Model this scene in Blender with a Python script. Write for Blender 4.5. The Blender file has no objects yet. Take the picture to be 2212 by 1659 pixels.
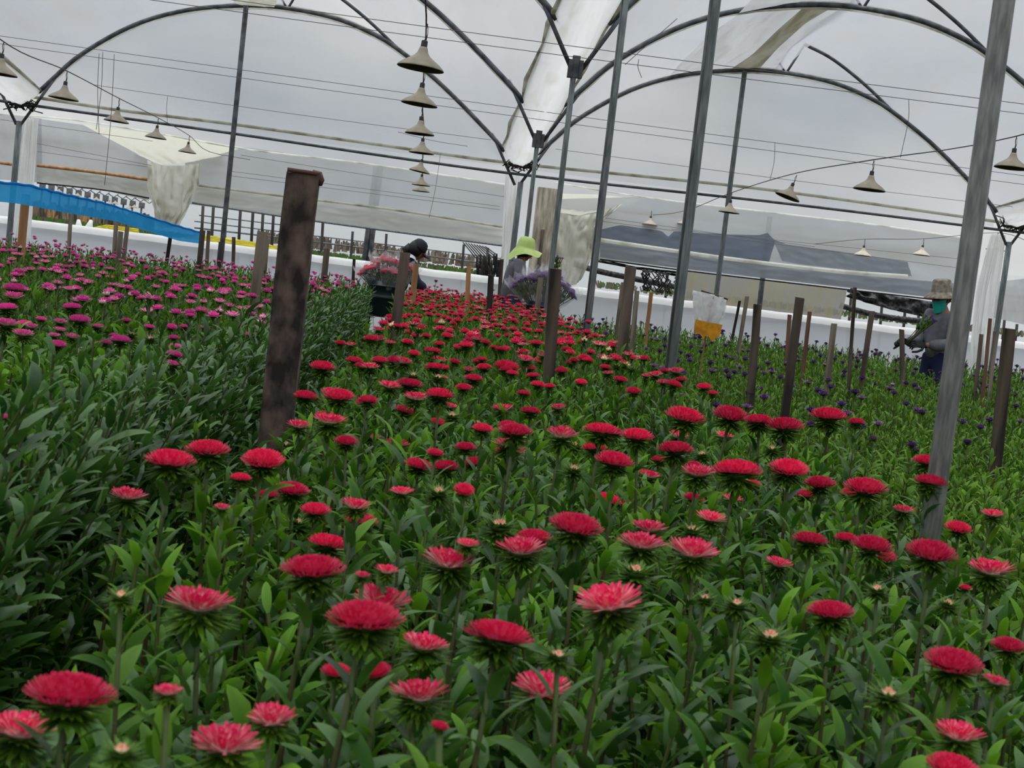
import bpy, math, random
import numpy as np
from mathutils import Vector, Matrix, noise
random.seed(7); RNG = np.random.default_rng(7)
C = bpy.context.scene.collection
PI = math.pi
# ---------------------------------------------------------------- camera
F = 3000.0; CX, CY = 1106.0, 829.5; CAMZ = 1.10
YAW = math.atan(219 / 3000 * .9971); PIT = math.atan(228.6 / 3000); ROL = math.atan(.117)
_f = Vector((math.sin(YAW) * math.cos(PIT), math.cos(YAW) * math.cos(PIT), -math.sin(PIT)))
_r = Vector((math.cos(YAW), -math.sin(YAW), 0)); _u = _r.cross(_f)
XI = _r * math.cos(ROL) + _u * math.sin(ROL); YI = -_r * math.sin(ROL) + _u * math.cos(ROL)
CAM = Vector((0, 0, CAMZ))
cd = bpy.data.cameras.new('camera'); cam = bpy.data.objects.new('camera', cd); C.objects.link(cam)
cam.matrix_world = Matrix(((XI.x, YI.x, -_f.x, 0), (XI.y, YI.y, -_f.y, 0), (XI.z, YI.z, -_f.z, CAMZ), (0, 0, 0, 1)))
cd.sensor_fit = 'HORIZONTAL'; cd.sensor_width = 36; cd.lens = F * 36 / 2212; cd.clip_start = .05; cd.clip_end = 500
cd.dof.use_dof = True; cd.dof.focus_distance = 7.5; cd.dof.aperture_fstop = 17
bpy.context.scene.camera = cam

def at(px, py, Y):
    d = _f * F + XI * (px - CX) + YI * (CY - py); return CAM + d * (Y / d.y)
def atz(px, py, Z):
    d = _f * F + XI * (px - CX) + YI * (CY - py); return CAM + d * ((Z - CAMZ) / d.z)
def pix(p):
    v = Vector(p) - CAM; z = v.dot(_f); return CX + F * v.dot(XI) / z, CY - F * v.dot(YI) / z, z
# ---------------------------------------------------------------- world, exposure
S = bpy.context.scene
S.view_settings.view_transform = 'Standard'; S.view_settings.look = 'None'; S.view_settings.gamma = 1
S.view_settings.use_curve_mapping = False; S.view_settings.exposure = 0.0
S.cycles.use_denoising = True; S.cycles.max_bounces = 6; S.cycles.transparent_max_bounces = 14
S.cycles.diffuse_bounces = 3; S.cycles.glossy_bounces = 2; S.cycles.transmission_bounces = 4
S.cycles.sample_clamp_indirect = 4; S.cycles.caustics_reflective = False; S.cycles.caustics_refractive = False
W = bpy.data.worlds.new('overcast_sky'); S.world = W; W.use_nodes = True
nt = W.node_tree; nt.nodes.clear(); N = nt.nodes.new; L = nt.links.new
wo = N('ShaderNodeOutputWorld'); bg = N('ShaderNodeBackground'); L(bg.outputs[0], wo.inputs[0])
tc = N('ShaderNodeTexCoord'); sx = N('ShaderNodeSeparateXYZ'); L(tc.outputs['Generated'], sx.inputs[0])
pw = N('ShaderNodeMath'); pw.operation = 'POWER'; mx0 = N('ShaderNodeMath'); mx0.operation = 'MAXIMUM'; mx0.inputs[1].default_value = 0; L(sx.outputs[2], mx0.inputs[0]); L(mx0.outputs[0], pw.inputs[0]); pw.inputs[1].default_value = 2.6
mr = N('ShaderNodeMapRange'); mr.inputs[1].default_value = 0; mr.inputs[2].default_value = 1
mr.inputs[3].default_value = .92; mr.inputs[4].default_value = 8.0; L(pw.outputs[0], mr.inputs[0])
mp = N('ShaderNodeMapping'); mp.inputs['Scale'].default_value = (1, 1, 2.6); L(tc.outputs['Generated'], mp.inputs[0])
nz = N('ShaderNodeTexNoise'); nz.inputs['Scale'].default_value = 3.2; nz.inputs['Detail'].default_value = 4; L(mp.outputs[0], nz.inputs[0])
cr = N('ShaderNodeValToRGB'); cr.color_ramp.elements[0].position = .3; cr.color_ramp.elements[1].position = .7
cr.color_ramp.elements[0].color = (.50, .55, .61, 1); cr.color_ramp.elements[1].color = (1.0, 1.01, 1.0, 1); L(nz.outputs[0], cr.inputs[0])
vm = N('ShaderNodeVectorMath'); vm.operation = 'SCALE'; L(cr.outputs[0], vm.inputs[0]); L(mr.outputs[0], vm.inputs['Scale'])
L(vm.outputs[0], bg.inputs[0]); bg.inputs[1].default_value = .78

# ---------------------------------------------------------------- materials
def mat(name, col, rough=.6, metal=0, noise_amt=0, scale=8, col2=None, bump=0, spec=.3, stretch=None, trans=0):
    m = bpy.data.materials.new(name); m.use_nodes = True; t = m.node_tree; b = t.nodes['Principled BSDF']
    b.inputs['Roughness'].default_value = rough; b.inputs['Metallic'].default_value = metal
    b.inputs['Specular IOR Level'].default_value = spec
    col = tuple(col) + (1,)
    if col2 is not None:
        tcn = t.nodes.new('ShaderNodeTexCoord'); n = t.nodes.new('ShaderNodeTexNoise'); n.inputs['Scale'].default_value = scale
        n.inputs['Detail'].default_value = 5
        src = tcn.outputs['Object']
        if stretch:
            mm = t.nodes.new('ShaderNodeMapping'); mm.inputs['Scale'].default_value = stretch; t.links.new(src, mm.inputs[0]); src = mm.outputs[0]
        t.links.new(src, n.inputs[0]); r = t.nodes.new('ShaderNodeValToRGB')
        r.color_ramp.elements[0].position = .38; r.color_ramp.elements[1].position = .64
        r.color_ramp.elements[0].color = col; r.color_ramp.elements[1].color = tuple(col2) + (1,)
        t.links.new(n.outputs[0], r.inputs[0]); t.links.new(r.outputs[0], b.inputs['Base Color'])
        if bump:
            bp = t.nodes.new('ShaderNodeBump'); bp.inputs['Strength'].default_value = bump; bp.inputs['Distance'].default_value = .01
            t.links.new(n.outputs[0], bp.inputs['Height']); t.links.new(bp.outputs[0], b.inputs['Normal'])
    else:
        b.inputs['Base Color'].default_value = col
    return m

def film(name, transp=.5, tcol=(.93, .94, .96), dcol=(.85, .86, .86), stain=0, scale=1.2, stretch=(1, 1, 1), sp=(.45, .72)):
    """thin translucent plastic sheet: part clear, part milky"""
    m = bpy.data.materials.new(name); m.use_nodes = True; t = m.node_tree; t.nodes.clear(); n = t.nodes.new; l = t.links.new
    o = n('ShaderNodeOutputMaterial'); tr = n('ShaderNodeBsdfTransparent'); tr.inputs[0].default_value = tuple(tcol) + (1,)
    tl = n('ShaderNodeBsdfTranslucent'); df = n('ShaderNodeBsdfDiffuse')
    a = n('ShaderNodeMixShader'); a.inputs[0].default_value = .4; l(tl.outputs[0], a.inputs[1]); l(df.outputs[0], a.inputs[2])
    mx = n('ShaderNodeMixShader'); l(a.outputs[0], mx.inputs[2]); l(tr.outputs[0], mx.inputs[1]); mx.inputs[0].default_value = 1 - transp
    c = n('ShaderNodeTexCoord'); mm = n('ShaderNodeMapping'); mm.inputs['Scale'].default_value = stretch; l(c.outputs['Object'], mm.inputs[0])
    no = n('ShaderNodeTexNoise'); no.inputs['Scale'].default_value = scale; no.inputs['Detail'].default_value = 6; no.inputs['Distortion'].default_value = .4; l(mm.outputs[0], no.inputs[0])
    r = n('ShaderNodeValToRGB'); r.color_ramp.elements[0].position = sp[0]; r.color_ramp.elements[1].position = sp[1]
    r.color_ramp.elements[0].color = tuple(dcol) + (1,)
    s = (.30, .27, .16); r.color_ramp.elements[1].color = tuple(dcol[i] * (1 - stain) + s[i] * stain for i in range(3)) + (1,)
    l(no.outputs[0], r.inputs[0])
    for q in (tl, df): l(r.outputs[0], q.inputs['Color'])
    ma = n('ShaderNodeMapRange'); ma.inputs[1].default_value = .35; ma.inputs[2].default_value = .75
    ma.inputs[3].default_value = 1 - transp - .06; ma.inputs[4].default_value = min(1, 1 - transp + .10 + stain * .2)
    l(no.outputs[0], ma.inputs[0]); l(ma.outputs[0], mx.inputs[0])
    l(mx.outputs[0], o.inputs[0]); return m

def plantmat(name, c0, c1, attr=False, rough=.45, spec=.35, trans=.25, varamt=.5):
    """leaf / petal: principled + translucent, colour varies per object and by noise; attr 't' runs base->tip"""
    m = bpy.data.materials.new(name); m.use_nodes = True; t = m.node_tree; b = t.nodes['Principled BSDF']; n = t.nodes.new; l = t.links.new
    o = t.nodes['Material Output']; b.inputs['Roughness'].default_value = rough; b.inputs['Specular IOR Level'].default_value = spec
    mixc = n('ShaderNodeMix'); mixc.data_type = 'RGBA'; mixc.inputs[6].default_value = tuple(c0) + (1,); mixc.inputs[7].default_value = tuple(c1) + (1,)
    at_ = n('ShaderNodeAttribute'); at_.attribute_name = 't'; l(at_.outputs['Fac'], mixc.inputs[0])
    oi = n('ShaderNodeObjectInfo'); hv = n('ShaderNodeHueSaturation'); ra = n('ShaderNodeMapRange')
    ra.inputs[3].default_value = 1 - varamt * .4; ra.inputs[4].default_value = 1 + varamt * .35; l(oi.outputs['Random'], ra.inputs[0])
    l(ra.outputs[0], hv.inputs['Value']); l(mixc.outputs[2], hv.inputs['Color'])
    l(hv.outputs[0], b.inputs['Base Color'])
    tl = n('ShaderNodeBsdfTranslucent'); l(hv.outputs[0], tl.inputs['Color']); mx = n('ShaderNodeMixShader'); mx.inputs[0].default_value = trans
    l(b.outputs[0], mx.inputs[1]); l(tl.outputs[0], mx.inputs[2]); l(mx.outputs[0], o.inputs[0]); return m

M = {}
M['steel'] = mat('galvanised_steel', (.10, .115, .12), .55, .25, col2=(.19, .21, .21), scale=60, stretch=(1, 1, .12), bump=.1)
M['steel_dark'] = mat('weathered_steel', (.055, .062, .07), .6, .2, col2=(.12, .13, .14), scale=10)
M['steel_light'] = mat('pale_galvanised_steel', (.13, .14, .135), .6, 0, col2=(.25, .26, .245), scale=90, stretch=(1, 1, .15), bump=.15)
M['rust'] = mat('rusty_iron', (.13, .05, .04), .8, col2=(.06, .03, .025))
M['wire'] = mat('galvanised_wire', (.10, .09, .09), .6)
M['cord'] = mat('lamp_cable', (.06, .045, .04), .6)
M['film'] = film('greenhouse_film', .50, (.80, .815, .84), (.46, .465, .48), .25, 1.0, (2.6, .45, 2.6), (.5, .75))
M['gable'] = film('gable_film', .66, (.92, .93, .945), (.66, .68, .70), .08, .7, (.3, 1, 3))
M['gutter'] = film('gutter_film', .10, (.95, .95, .95), (.58, .58, .57), .35, 1.6, (5, .6, 5), (.5, .78))
M['hem'] = film('dirty_film_hem', .10, (.9, .9, .8), (.60, .59, .50), .8, 5)
M['hem2'] = film('film_strip', .15, (.95, .95, .92), (.82, .82, .76), .5, 4)
M['stained'] = film('stained_film', .16, (.9, .88, .75), (.46, .43, .31), 1.0, 1.9, (2.8, .5, 1.5), (.42, .60))
M['curtain'] = film('curtain_film', .20, (.8, .82, .86), (.42, .435, .45), .3, .8, (.4, 1, 5))
M['curtain_w'] = film('white_curtain_film', .10, (.95, .95, .95), (.66, .66, .62), .25, 1.2, (.6, 1, 4))
M['curtain_m'] = film('grey_blue_film', .15, (.8, .85, .92), (.30, .325, .36), .15, 1.4, (.4, 1, 6))
M['curtain_b'] = film('blue_grey_film', .20, (.75, .8, .9), (.16, .19, .25), .1, 2.4, (.5, 1, 7))
M['cream'] = film('cream_film', .06, (.95, .95, .9), (.66, .65, .56), .15, 3, (5, 1, 1))
M['funnel'] = film('funnel_film', .12, (.95, .95, .9), (.56, .55, .48), .55, 2.5, (2, 2, .7))
M['beige_sheet'] = film('beige_sheet', .08, (.9, .9, .85), (.23, .225, .205), .7, 2.6, (4, 1, .6), (.4, .62))
M['white_wrap'] = film('white_wrap', .05, (.95, .95, .95), (.78, .79, .78), .35, 1.5, (2, 2, .7))
M['barrier'] = film('barrier_sheet', .02, (.9, .9, .95), (.62, .655, .71), .06, 1.5, (.4, 1, 4))
M['barrier_top'] = film('barrier_lip', .02, (.9, .9, .95), (.97, .97, .96), .12, 3)
M['blue'] = film('blue_shade_band', .15, (.2, .5, .8), (.03, .34, .72), .05, 5, (.6, 1, 3))
M['shade_net'] = mat('black_shade_net', (.012, .012, .014), .9, col2=(.07, .07, .07), scale=20)
M['cello'] = film('cellophane', .80, (.98, .98, .98), (.9, .9, .92), 0, 20)
M['bag'] = film('plastic_bag', .18, (.95, .95, .95), (.88, .88, .88), .1, 14)
M['trap'] = mat('yellow_sticky_trap', (.62, .27, .004), .5, col2=(.40, .16, .004), scale=22)
M['soil'] = mat('soil', (.035, .026, .02), .95, col2=(.085, .065, .05), scale=6, bump=.6)
M['gravel'] = mat('pale_ground', (.20, .20, .16), .95, col2=(.30, .30, .27), scale=2)
M['shade'] = mat('khaki_lamp_shade', (.21, .18, .125), .65, col2=(.30, .265, .195), scale=9)
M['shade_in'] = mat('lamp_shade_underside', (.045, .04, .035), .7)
M['shade_pale'] = mat('pale_lamp_shade', (.34, .29, .22), .65, col2=(.42, .37, .29), scale=9)
M['socket'] = mat('lamp_socket', (.02, .017, .025), .5)
M['w_brown'] = mat('brown_timber', (.050, .036, .028), .85, col2=(.15, .112, .088), scale=16, stretch=(1, 1, .12), bump=.5)
M['w_dark'] = mat('dark_timber', (.020, .015, .012), .85, col2=(.095, .070, .052), scale=16, stretch=(1, 1, .12), bump=.5)
M['w_grey'] = mat('grey_timber', (.11, .085, .062), .9, col2=(.24, .20, .16), scale=18, stretch=(1, 1, .1), bump=.5)
M['w_tan'] = mat('tan_timber', (.26, .13, .055), .8, col2=(.40, .22, .10), scale=14, stretch=(1, 1, .1), bump=.3)
M['w_red'] = mat('reddish_timber', (.10, .05, .032), .85, col2=(.17, .09, .06), scale=16, stretch=(1, 1, .1), bump=.3)
M['w_black'] = mat('black_timber', (.008, .007, .007), .85, col2=(.03, .025, .022), scale=16, stretch=(1, 1, .1), bump=.3)
M['concrete'] = mat('stained_concrete', (.20, .165, .12), .9, col2=(.46, .42, .34), scale=5, stretch=(3, 3, .5), bump=.4)
M['stem'] = plantmat('aster_stem', (.055, .018, .014), (.06, .12, .022), trans=0, rough=.6)
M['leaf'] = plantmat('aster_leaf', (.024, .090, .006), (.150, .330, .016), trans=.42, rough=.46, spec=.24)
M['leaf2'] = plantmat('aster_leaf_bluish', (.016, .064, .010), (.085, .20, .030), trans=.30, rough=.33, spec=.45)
M['leaf_y'] = plantmat('young_leaf', (.10, .22, .02), (.19, .36, .03), trans=.4, rough=.45)
M['leaf_p'] = plantmat('purple_bed_leaf', (.040, .125, .008), (.20, .37, .035), trans=.35, rough=.5, spec=.18)
M['bract'] = plantmat('aster_bract', (.030, .090, .006), (.11, .22, .012), trans=.3, rough=.5)
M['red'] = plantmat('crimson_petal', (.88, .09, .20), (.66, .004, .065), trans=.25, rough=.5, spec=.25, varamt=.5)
M['redsemi'] = plantmat('pink_based_petal', (1.0, .68, .62), (.74, .010, .10), trans=.3, rough=.5, spec=.25, varamt=.35)
M['redbud'] = plantmat('cream_petal', (.92, .78, .50), (.88, .33, .27), trans=.3, rough=.5, varamt=.3)
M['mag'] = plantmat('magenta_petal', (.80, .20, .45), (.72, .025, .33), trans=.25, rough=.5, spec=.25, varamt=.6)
M['magsemi'] = plantmat('pale_magenta_petal', (.92, .55, .62), (.70, .07, .32), trans=.3, rough=.5, varamt=.4)
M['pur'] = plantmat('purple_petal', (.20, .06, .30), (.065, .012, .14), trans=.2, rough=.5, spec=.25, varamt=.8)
M['pursemi'] = plantmat('lilac_petal', (.45, .25, .42), (.20, .06, .26), trans=.2, rough=.5, varamt=.6)
M['skin'] = mat('skin', (.30, .13, .075), .55)
M['hair'] = mat('dark_hair', (.012, .008, .007), .5)

# ---------------------------------------------------------------- mesh builder
class MB:
    def __init__(s): s.v = []; s.f = []; s.mi = []; s.t = []; s.sm = []
    def add(s, vs, fs, mi=0, t=None, smooth=True):
        b = len(s.v); s.v += [tuple(v) for v in vs]; s.f += [tuple(b + i for i in f) for f in fs]
        s.mi += [mi] * len(fs); s.sm += [smooth] * len(fs); s.t += list(t) if t is not None else [.5] * len(vs)
    def tube(s, pts, r, seg=8, mi=0, t=None, cap=True):
        pts = [Vector(p) for p in pts]; n = len(pts); rr = r if isinstance(r, (list, tuple)) else [r] * n
        vs = []; ts = []; ref = None
        for i, p in enumerate(pts):
            d = (pts[min(i + 1, n - 1)] - pts[max(i - 1, 0)]).normalized()
            if ref is None: ref = Vector((0, 0, 1)) if abs(d.z) < .9 else Vector((1, 0, 0))
            a = d.cross(ref).normalized(); b = d.cross(a).normalized(); ref = a.cross(d) if False else ref
            for k in range(seg):
                th = 2 * PI * k / seg; vs.append(p + (a * math.cos(th) + b * math.sin(th)) * rr[i]); ts.append(t[i] if t else .5)
        fs = [(i * seg + k, i * seg + (k + 1) % seg, (i + 1) * seg + (k + 1) % seg, (i + 1) * seg + k) for i in range(n - 1) for k in range(seg)]
        if cap: fs += [tuple(reversed(range(seg))), tuple(range((n - 1) * seg, n * seg))]
        s.add(vs, fs, mi, ts)
    def lathe(s, prof, seg=20, c=(0, 0, 0), mi=0, ax=None, t=None):
        c = Vector(c); R = ax or Matrix.Identity(3)
        vs = [c + R @ Vector((r * math.cos(2 * PI * k / seg), r * math.sin(2 * PI * k / seg), z)) for r, z in prof for k in range(seg)]
        fs = [(i * seg + k, i * seg + (k + 1) % seg, (i + 1) * seg + (k + 1) % seg, (i + 1) * seg + k) for i in range(len(prof) - 1) for k in range(seg)]
        s.add(vs, fs, mi, [t if t is not None else .5] * len(vs))
    def grid(s, P, mi=0, smooth=True):
        nr, nc = len(P), len(P[0]); vs = [p for row in P for p in row]
        s.add(vs, [(i * nc + j, i * nc + j + 1, (i + 1) * nc + j + 1, (i + 1) * nc + j) for i in range(nr - 1) for j in range(nc - 1)], mi, None, smooth)
    def box(s, c, d, mi=0, R=None):
        c = Vector(c); vs = []
        for x in (-1, 1):
            for y in (-1, 1):
                for z in (-1, 1):
                    q = Vector((x * d[0] / 2, y * d[1] / 2, z * d[2] / 2)); vs.append(c + (R @ q if R else q))
        s.add(vs, [(0, 1, 3, 2), (4, 6, 7, 5), (0, 4, 5, 1), (2, 3, 7, 6), (0, 2, 6, 4), (1, 5, 7, 3)], mi, None, False)
    def mesh(s, name, mats):
        me = bpy.data.meshes.new(name); me.from_pydata([tuple(v) for v in s.v], [], s.f)
        for m in (mats if isinstance(mats, (list, tuple)) else [mats]): me.materials.append(m)
        me.polygons.foreach_set('material_index', s.mi); me.polygons.foreach_set('use_smooth', s.sm)
        a = me.attributes.new('t', 'FLOAT', 'POINT'); a.data.foreach_set('value', [float(x) for x in s.t]); me.update(); return me

def obj(name, me, parent=None, loc=None):
    o = bpy.data.objects.new(name, me); C.objects.link(o)
    if parent is not None: o.parent = parent
    if loc is not None: o.location = loc
    return o
def tag(o, label, cat, group=None, kind=None):
    o['label'] = label; o['category'] = cat
    if group: o['group'] = group
    if kind: o['kind'] = kind
    return o
def empty(name, loc, label=None, cat=None, group=None):
    o = bpy.data.objects.new(name, None); C.objects.link(o); o.location = loc; o.empty_display_size = .1
    if label: tag(o, label, cat, group)
    return o
def struct(name, me):
    o = obj(name, me); o['kind'] = 'structure'; return o
def lerp(a, b, t): return a + (b - a) * t
def polyline(pts, n):
    pts = [Vector(p) for p in pts]; ds = [0]
    for i in range(1, len(pts)): ds.append(ds[-1] + (pts[i] - pts[i - 1]).length)
    out = []
    for k in range(n):
        s = ds[-1] * k / (n - 1); i = 1
        while i < len(pts) - 1 and ds[i] < s: i += 1
        out.append(pts[i - 1].lerp(pts[i], (s - ds[i - 1]) / max(1e-9, ds[i] - ds[i - 1])))
    return out
def smoothline(pts, n):
    """Catmull-Rom through the points, n samples"""
    p = [Vector(q) for q in pts]; p = [p[0] * 2 - p[1]] + p + [p[-1] * 2 - p[-2]]; out = []
    for i in range(1, len(p) - 2):
        for k in range(12):
            t = k / 12; out.append(.5 * ((2 * p[i]) + (p[i + 1] - p[i - 1]) * t + (2 * p[i - 1] - 5 * p[i] + 4 * p[i + 1] - p[i + 2]) * t * t + (3 * p[i] - p[i - 1] - 3 * p[i + 1] + p[i + 2]) * t ** 3))
    out.append(p[-2]); return polyline(out, n)
# ================================================================ greenhouse structure
XC0 = 1.20; WB = 7.27; YF = 20.1; YROWS = [-4.3, -.4, 3.0, 6.38, 9.74, 13.0, 16.7, 20.1]
def OFF(Y): return .0886 * (YF - Y)                      # gutters fall away towards the far end
ARCH = [(.24, 2.90), (.42, 3.10), (.79, 3.49), (1.47, 3.97), (2.18, 4.27), (2.97, 4.44), (3.60, 4.49), (4.34, 4.44), (4.92, 4.29), (5.29, 4.13), (5.85, 3.80), (6.30, 3.48), (6.62, 3.23), (6.88, 3.02), (7.03, 2.88)]
RAISED = [(3.88, 4.93), (4.30, 4.78), (4.82, 4.48), (5.32, 4.12)]
XK = {-2: -12.9, -1: -5.85, 0: 1.20, 1: 8.52, 2: 15.8}
def KS(k): return (XK[k + 1] - XK[k]) / WB if k + 1 in XK else 1
def A3(pts, k, Y, dz=0): return [(XK[k] + x * KS(k), Y, z + OFF(Y) + dz) for x, z in pts]

g = MB(); g.grid([[(x, y, noise.noise(Vector((x * .8, y * .8, 0))) * .03) for y in np.linspace(-6, 25, 60)] for x in np.linspace(-16, 18, 60)])
struct('floor', g.mesh('floor', M['soil']))
g = MB(); g.grid([[(x, y, 0) for y in np.linspace(25.02, 130, 8)] for x in np.linspace(-60, 60, 8)])
struct('ground', g.mesh('ground', M['gravel']))

# roof film, one sheet per half bay: left half over the arch, right half over the raised vent hoop
def roof_sheet(k, pts, n=22):
    P = []
    ys = []
    for a, b in zip(YROWS[:-1], YROWS[1:]): ys += [a, (a + b) / 2]
    ys.append(YROWS[-1])
    for i, y in enumerate(ys):
        row = smoothline(A3(pts, k, y, .045), n); d = -.035 if i % 2 else 0
        P.append([Vector((p.x, p.y, p.z + d * math.sin(PI * j / (n - 1)) + .012 * noise.noise(Vector((p.x * 1.3, p.y * 2, k))))) for j, p in enumerate(row)])
    m = MB(); m.grid(P); return m
right_half = RAISED + ARCH[10:]
for k, nm in ((-2, 'far_left'), (-1, 'left'), (0, 'right'), (1, 'far_right')):
    m = roof_sheet(k, ARCH[:7]); m2 = roof_sheet(k, right_half)
    m.add(m2.v, m2.f)
    struct('ceiling_' + nm, m.mesh('roof_film', M['film']))
# gutters: hanging troughs of white film
for k, lab in ((-1, 'white film gutter trough at the picture edge, ending above the Y column'), (0, 'long white film gutter trough sloping over the row of steel poles'), (1, 'white film gutter trough above the steel column beyond the masked worker')):
    P = []
    for i, y in enumerate(np.linspace(-4.3, YF, 30)):
        row = []
        for j in range(15):
            a = j / 14; x = lerp(-.27, .27, a); z = 2.96 - .26 * math.sin(PI * a) ** .8 + .012 * math.sin(j * 2.1 + y * 1.3)
            row.append((XK[k] + x + .01 * math.sin(y * 5 + j), y, z + OFF(y) + .015 * math.sin(y * 1.8)))
        P.append(row)
    m = MB(); m.grid(P)
    # closed gathered end at the last frame
    c = Vector((XK[k] - .02, YF + .02, 2.68)); e = P[-1]
    m.grid([e, [Vector(p).lerp(c, .5) + Vector((0, .03, -.03)) for p in e], [Vector(p).lerp(c, .97) for p in e]])
    g = m.mesh('gutter', M['gutter']); o = obj('gutter_trough', g); tag(o, lab, 'gutter')
    for sx3 in (0, -1):
        m = MB(); m.tube([Vector(r_[sx3]) + Vector((.01 * math.sin(i * 2.3), 0, -.01)) for i, r_ in enumerate(P)], [.020 + .008 * math.sin(i * 1.9) for i in range(len(P))], 7); obj('rolled_edge', m.mesh('gutter_edge', M['hem']), o)

# steel columns and poles
def pole(x, y, z1, r, lab, mt='steel', z0=-.05, lean=(0, 0), bracket=True, seam=False, grp=None):
    e = empty('steel_pole', (x, y, 0), lab, 'pole', grp)
    m = MB(); m.tube([(lean[0] * t, lean[1] * t, lerp(z0, z1, t)) for t in (0, .35, .7, 1)], r, 14)
    obj('tube', m.mesh('pole_tube', M[mt]), e)
    if seam:
        m = MB(); m.tube([(r * -.8, -r * .65, .1), (r * -.8 + lean[0], -r * .65, z1 - .02)], .006, 6); obj('seam', m.mesh('pole_seam', M['steel_dark']), e)
    if bracket:
        m = MB()
        for s in (-1, 1): m.box((s * .05, 0, z1 - .04), (.035, .09, .16))
        m.box((0, 0, z1 - .02), (.07, .06, .20)); obj('bracket', m.mesh('pole_bracket', M['steel_dark']), e)
    return e
names = {3.0: 'thick pale grey steel pole standing in the aster beds in front of the masked worker',
         6.38: 'seamed grey steel pole at the edge of the red asters, beside the yellow sticky trap',
         9.74: 'grey steel pole next to the pale brown square stake, wire tied round it',
         13.0: 'slim steel pole in front of the purple bouquets, bracket and two struts on top',
         16.7: 'thin steel pole rising behind the lime sun hat, bracketed under the gutter'}
for y, nm in names.items():
    pole(XC0 - .01, y, 2.49 + OFF(y), .0235 if y == 3 else .0265, nm, 'steel_light' if y == 3 else 'steel', seam=3.5 < y < 10, lean=(-.01, 0))
for y in (-.4,):
    pass
for k, nm in ((-1, 'steel column with a Y top beside the white wrap and blue band'), (0, 'steel column with a Y top at the end wall behind the lime sun hat'), (1, 'steel column with a tangled Y top beyond the thick pale pole')):
    pole(XK[k] + .01 + .04 * (k == 0), YF, 2.47, .042, nm, 'steel', bracket=False)
for k, nm in ((-1, 'tall steel post under the arch top, dark sleeve at its foot, by the pink asters'), (0, 'tall steel post under the second arch top, rising behind the yellow trap')):
    x = XK[k] + (2.98 if k else 3.07); pole(x, YF - .06, 4.43, .036, nm, 'steel_dark' if k else 'steel', bracket=False)
m = MB(); m.tube([(0, 0, 0), (0, 0, 1.12)], .046, 12); o = obj('pole_sleeve', m.mesh('pole_sleeve', M['w_black']), None, (XK[-1] + 2.98, YF - .12, 0))
tag(o, 'black rusted pipe stub standing against the foot of the tall steel post', 'pipe')

for k, lb in ((-1, 'beside the white wrap'), (0, 'behind the lime sun hat'), (1, 'beyond the thick pale pole')):
    m = MB(); rr_ = random.Random(k + 5)
    for i in range(34):
        a = rr_.uniform(-.2, .2); m.tube([(a, rr_.uniform(-.05, .05), rr_.uniform(-.02, .04)), (a + rr_.uniform(-.08, .08), rr_.uniform(-.07, .05), rr_.uniform(-.08, .10)), (a + rr_.uniform(-.12, .12), rr_.uniform(-.08, .05), rr_.uniform(-.10, .14))], .008, 4)
    m.box((0, 0, -.01), (.30, .10, .03))
    o = obj('debris_nest', m.mesh('debris', M['w_black']), None, (XK[k] + .03, YF - .05, 2.70)); tag(o, 'dark debris nest under the gutter end of the Y column ' + lb, 'debris')

# arches: hoop, its raised vent hoop, struts, and the dirty film edge clipped along it
def arch(k, Y, lab, r=.031, raised=True, band=True):
    e = empty('roof_arch', (XK[k], Y, 0), lab, 'roof arch'); ks = KS(k)
    o = OFF(Y); pp = [(x * ks, 0, z + o) for x, z in ARCH]
    m = MB(); m.tube(smoothline(pp, 44), r, 9); obj('hoop', m.mesh('hoop', M['steel_dark']), e)
    for s, (x0, x1, z1) in ((0, (.03, .44, 3.12)), (1, (WB * ks - .03, WB * ks - .44, 3.12))):
        m = MB(); m.tube([(x0, 0, 2.42 + o), (x1, 0, z1 + o)], .021, 8); obj('strut', m.mesh('strut', M['steel_dark']), e)
    if raised:
        m = MB(); m.tube(smoothline([(x * ks, 0.02, z + o) for x, z in RAISED], 18), r * .8, 8); obj('vent_hoop', m.mesh('vent_hoop', M['steel_dark']), e)
        m = MB(); m.tube([(3.66 * ks, 0, 4.48 + o), (3.88 * ks, 0, 4.93 + o)], .018, 7); obj('vent_strut', m.mesh('vent_strut', M['steel_dark']), e)
        m = MB(); m.tube([(3.66 * ks, 0, 4.48 + o), (3.46 * ks, 0, 4.72 + o)], .016, 7); obj('vent_strut', m.mesh('vent_strut', M['steel_dark']), e)
    if band:
        P = []
        for i, p in enumerate(smoothline(pp, 60)):
            w = .012 + .014 * noise.noise(Vector((p.x * 3, Y, k)))
            q = Vector((0, -.035, 0)); ins = Vector((XC0 * 0 + WB / 2 - p.x, 0, 3.0 - p.z)).normalized()
            P.append([p + Vector((0, .03, 0)) - ins * .05, p + Vector((0, .04, 0)), p + Vector((0, .05, 0)) + ins * (.036 + w)])
        m = MB(); m.grid(P); obj('film_edge', m.mesh('film_edge', M['hem']), e)
    return e
rowname = {20.1: 'the end wall', 16.7: 'the pole behind the lime hat', 13.0: 'the slim double-strutted pole', 9.74: 'the pole tied with wire', 6.38: 'the seamed pole by the trap', 3.0: 'the thick pale pole'}
for k, side in ((-1, 'over the pink asters'), (0, 'over the purple asters')):
    for y in (20.1, 16.7, 13.0, 9.74, 6.38, 3.0):
        arch(k, y, 'steel roof arch %s in line with %s' % (side, rowname[y]), band=y > 12)
arch(1, 20.1, 'curved steel arch starting from the tangled column beyond the masked worker', band=False)
arch(-2, 20.1, 'curved steel arch ending at the Y column beside the white wrap', band=False)

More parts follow.
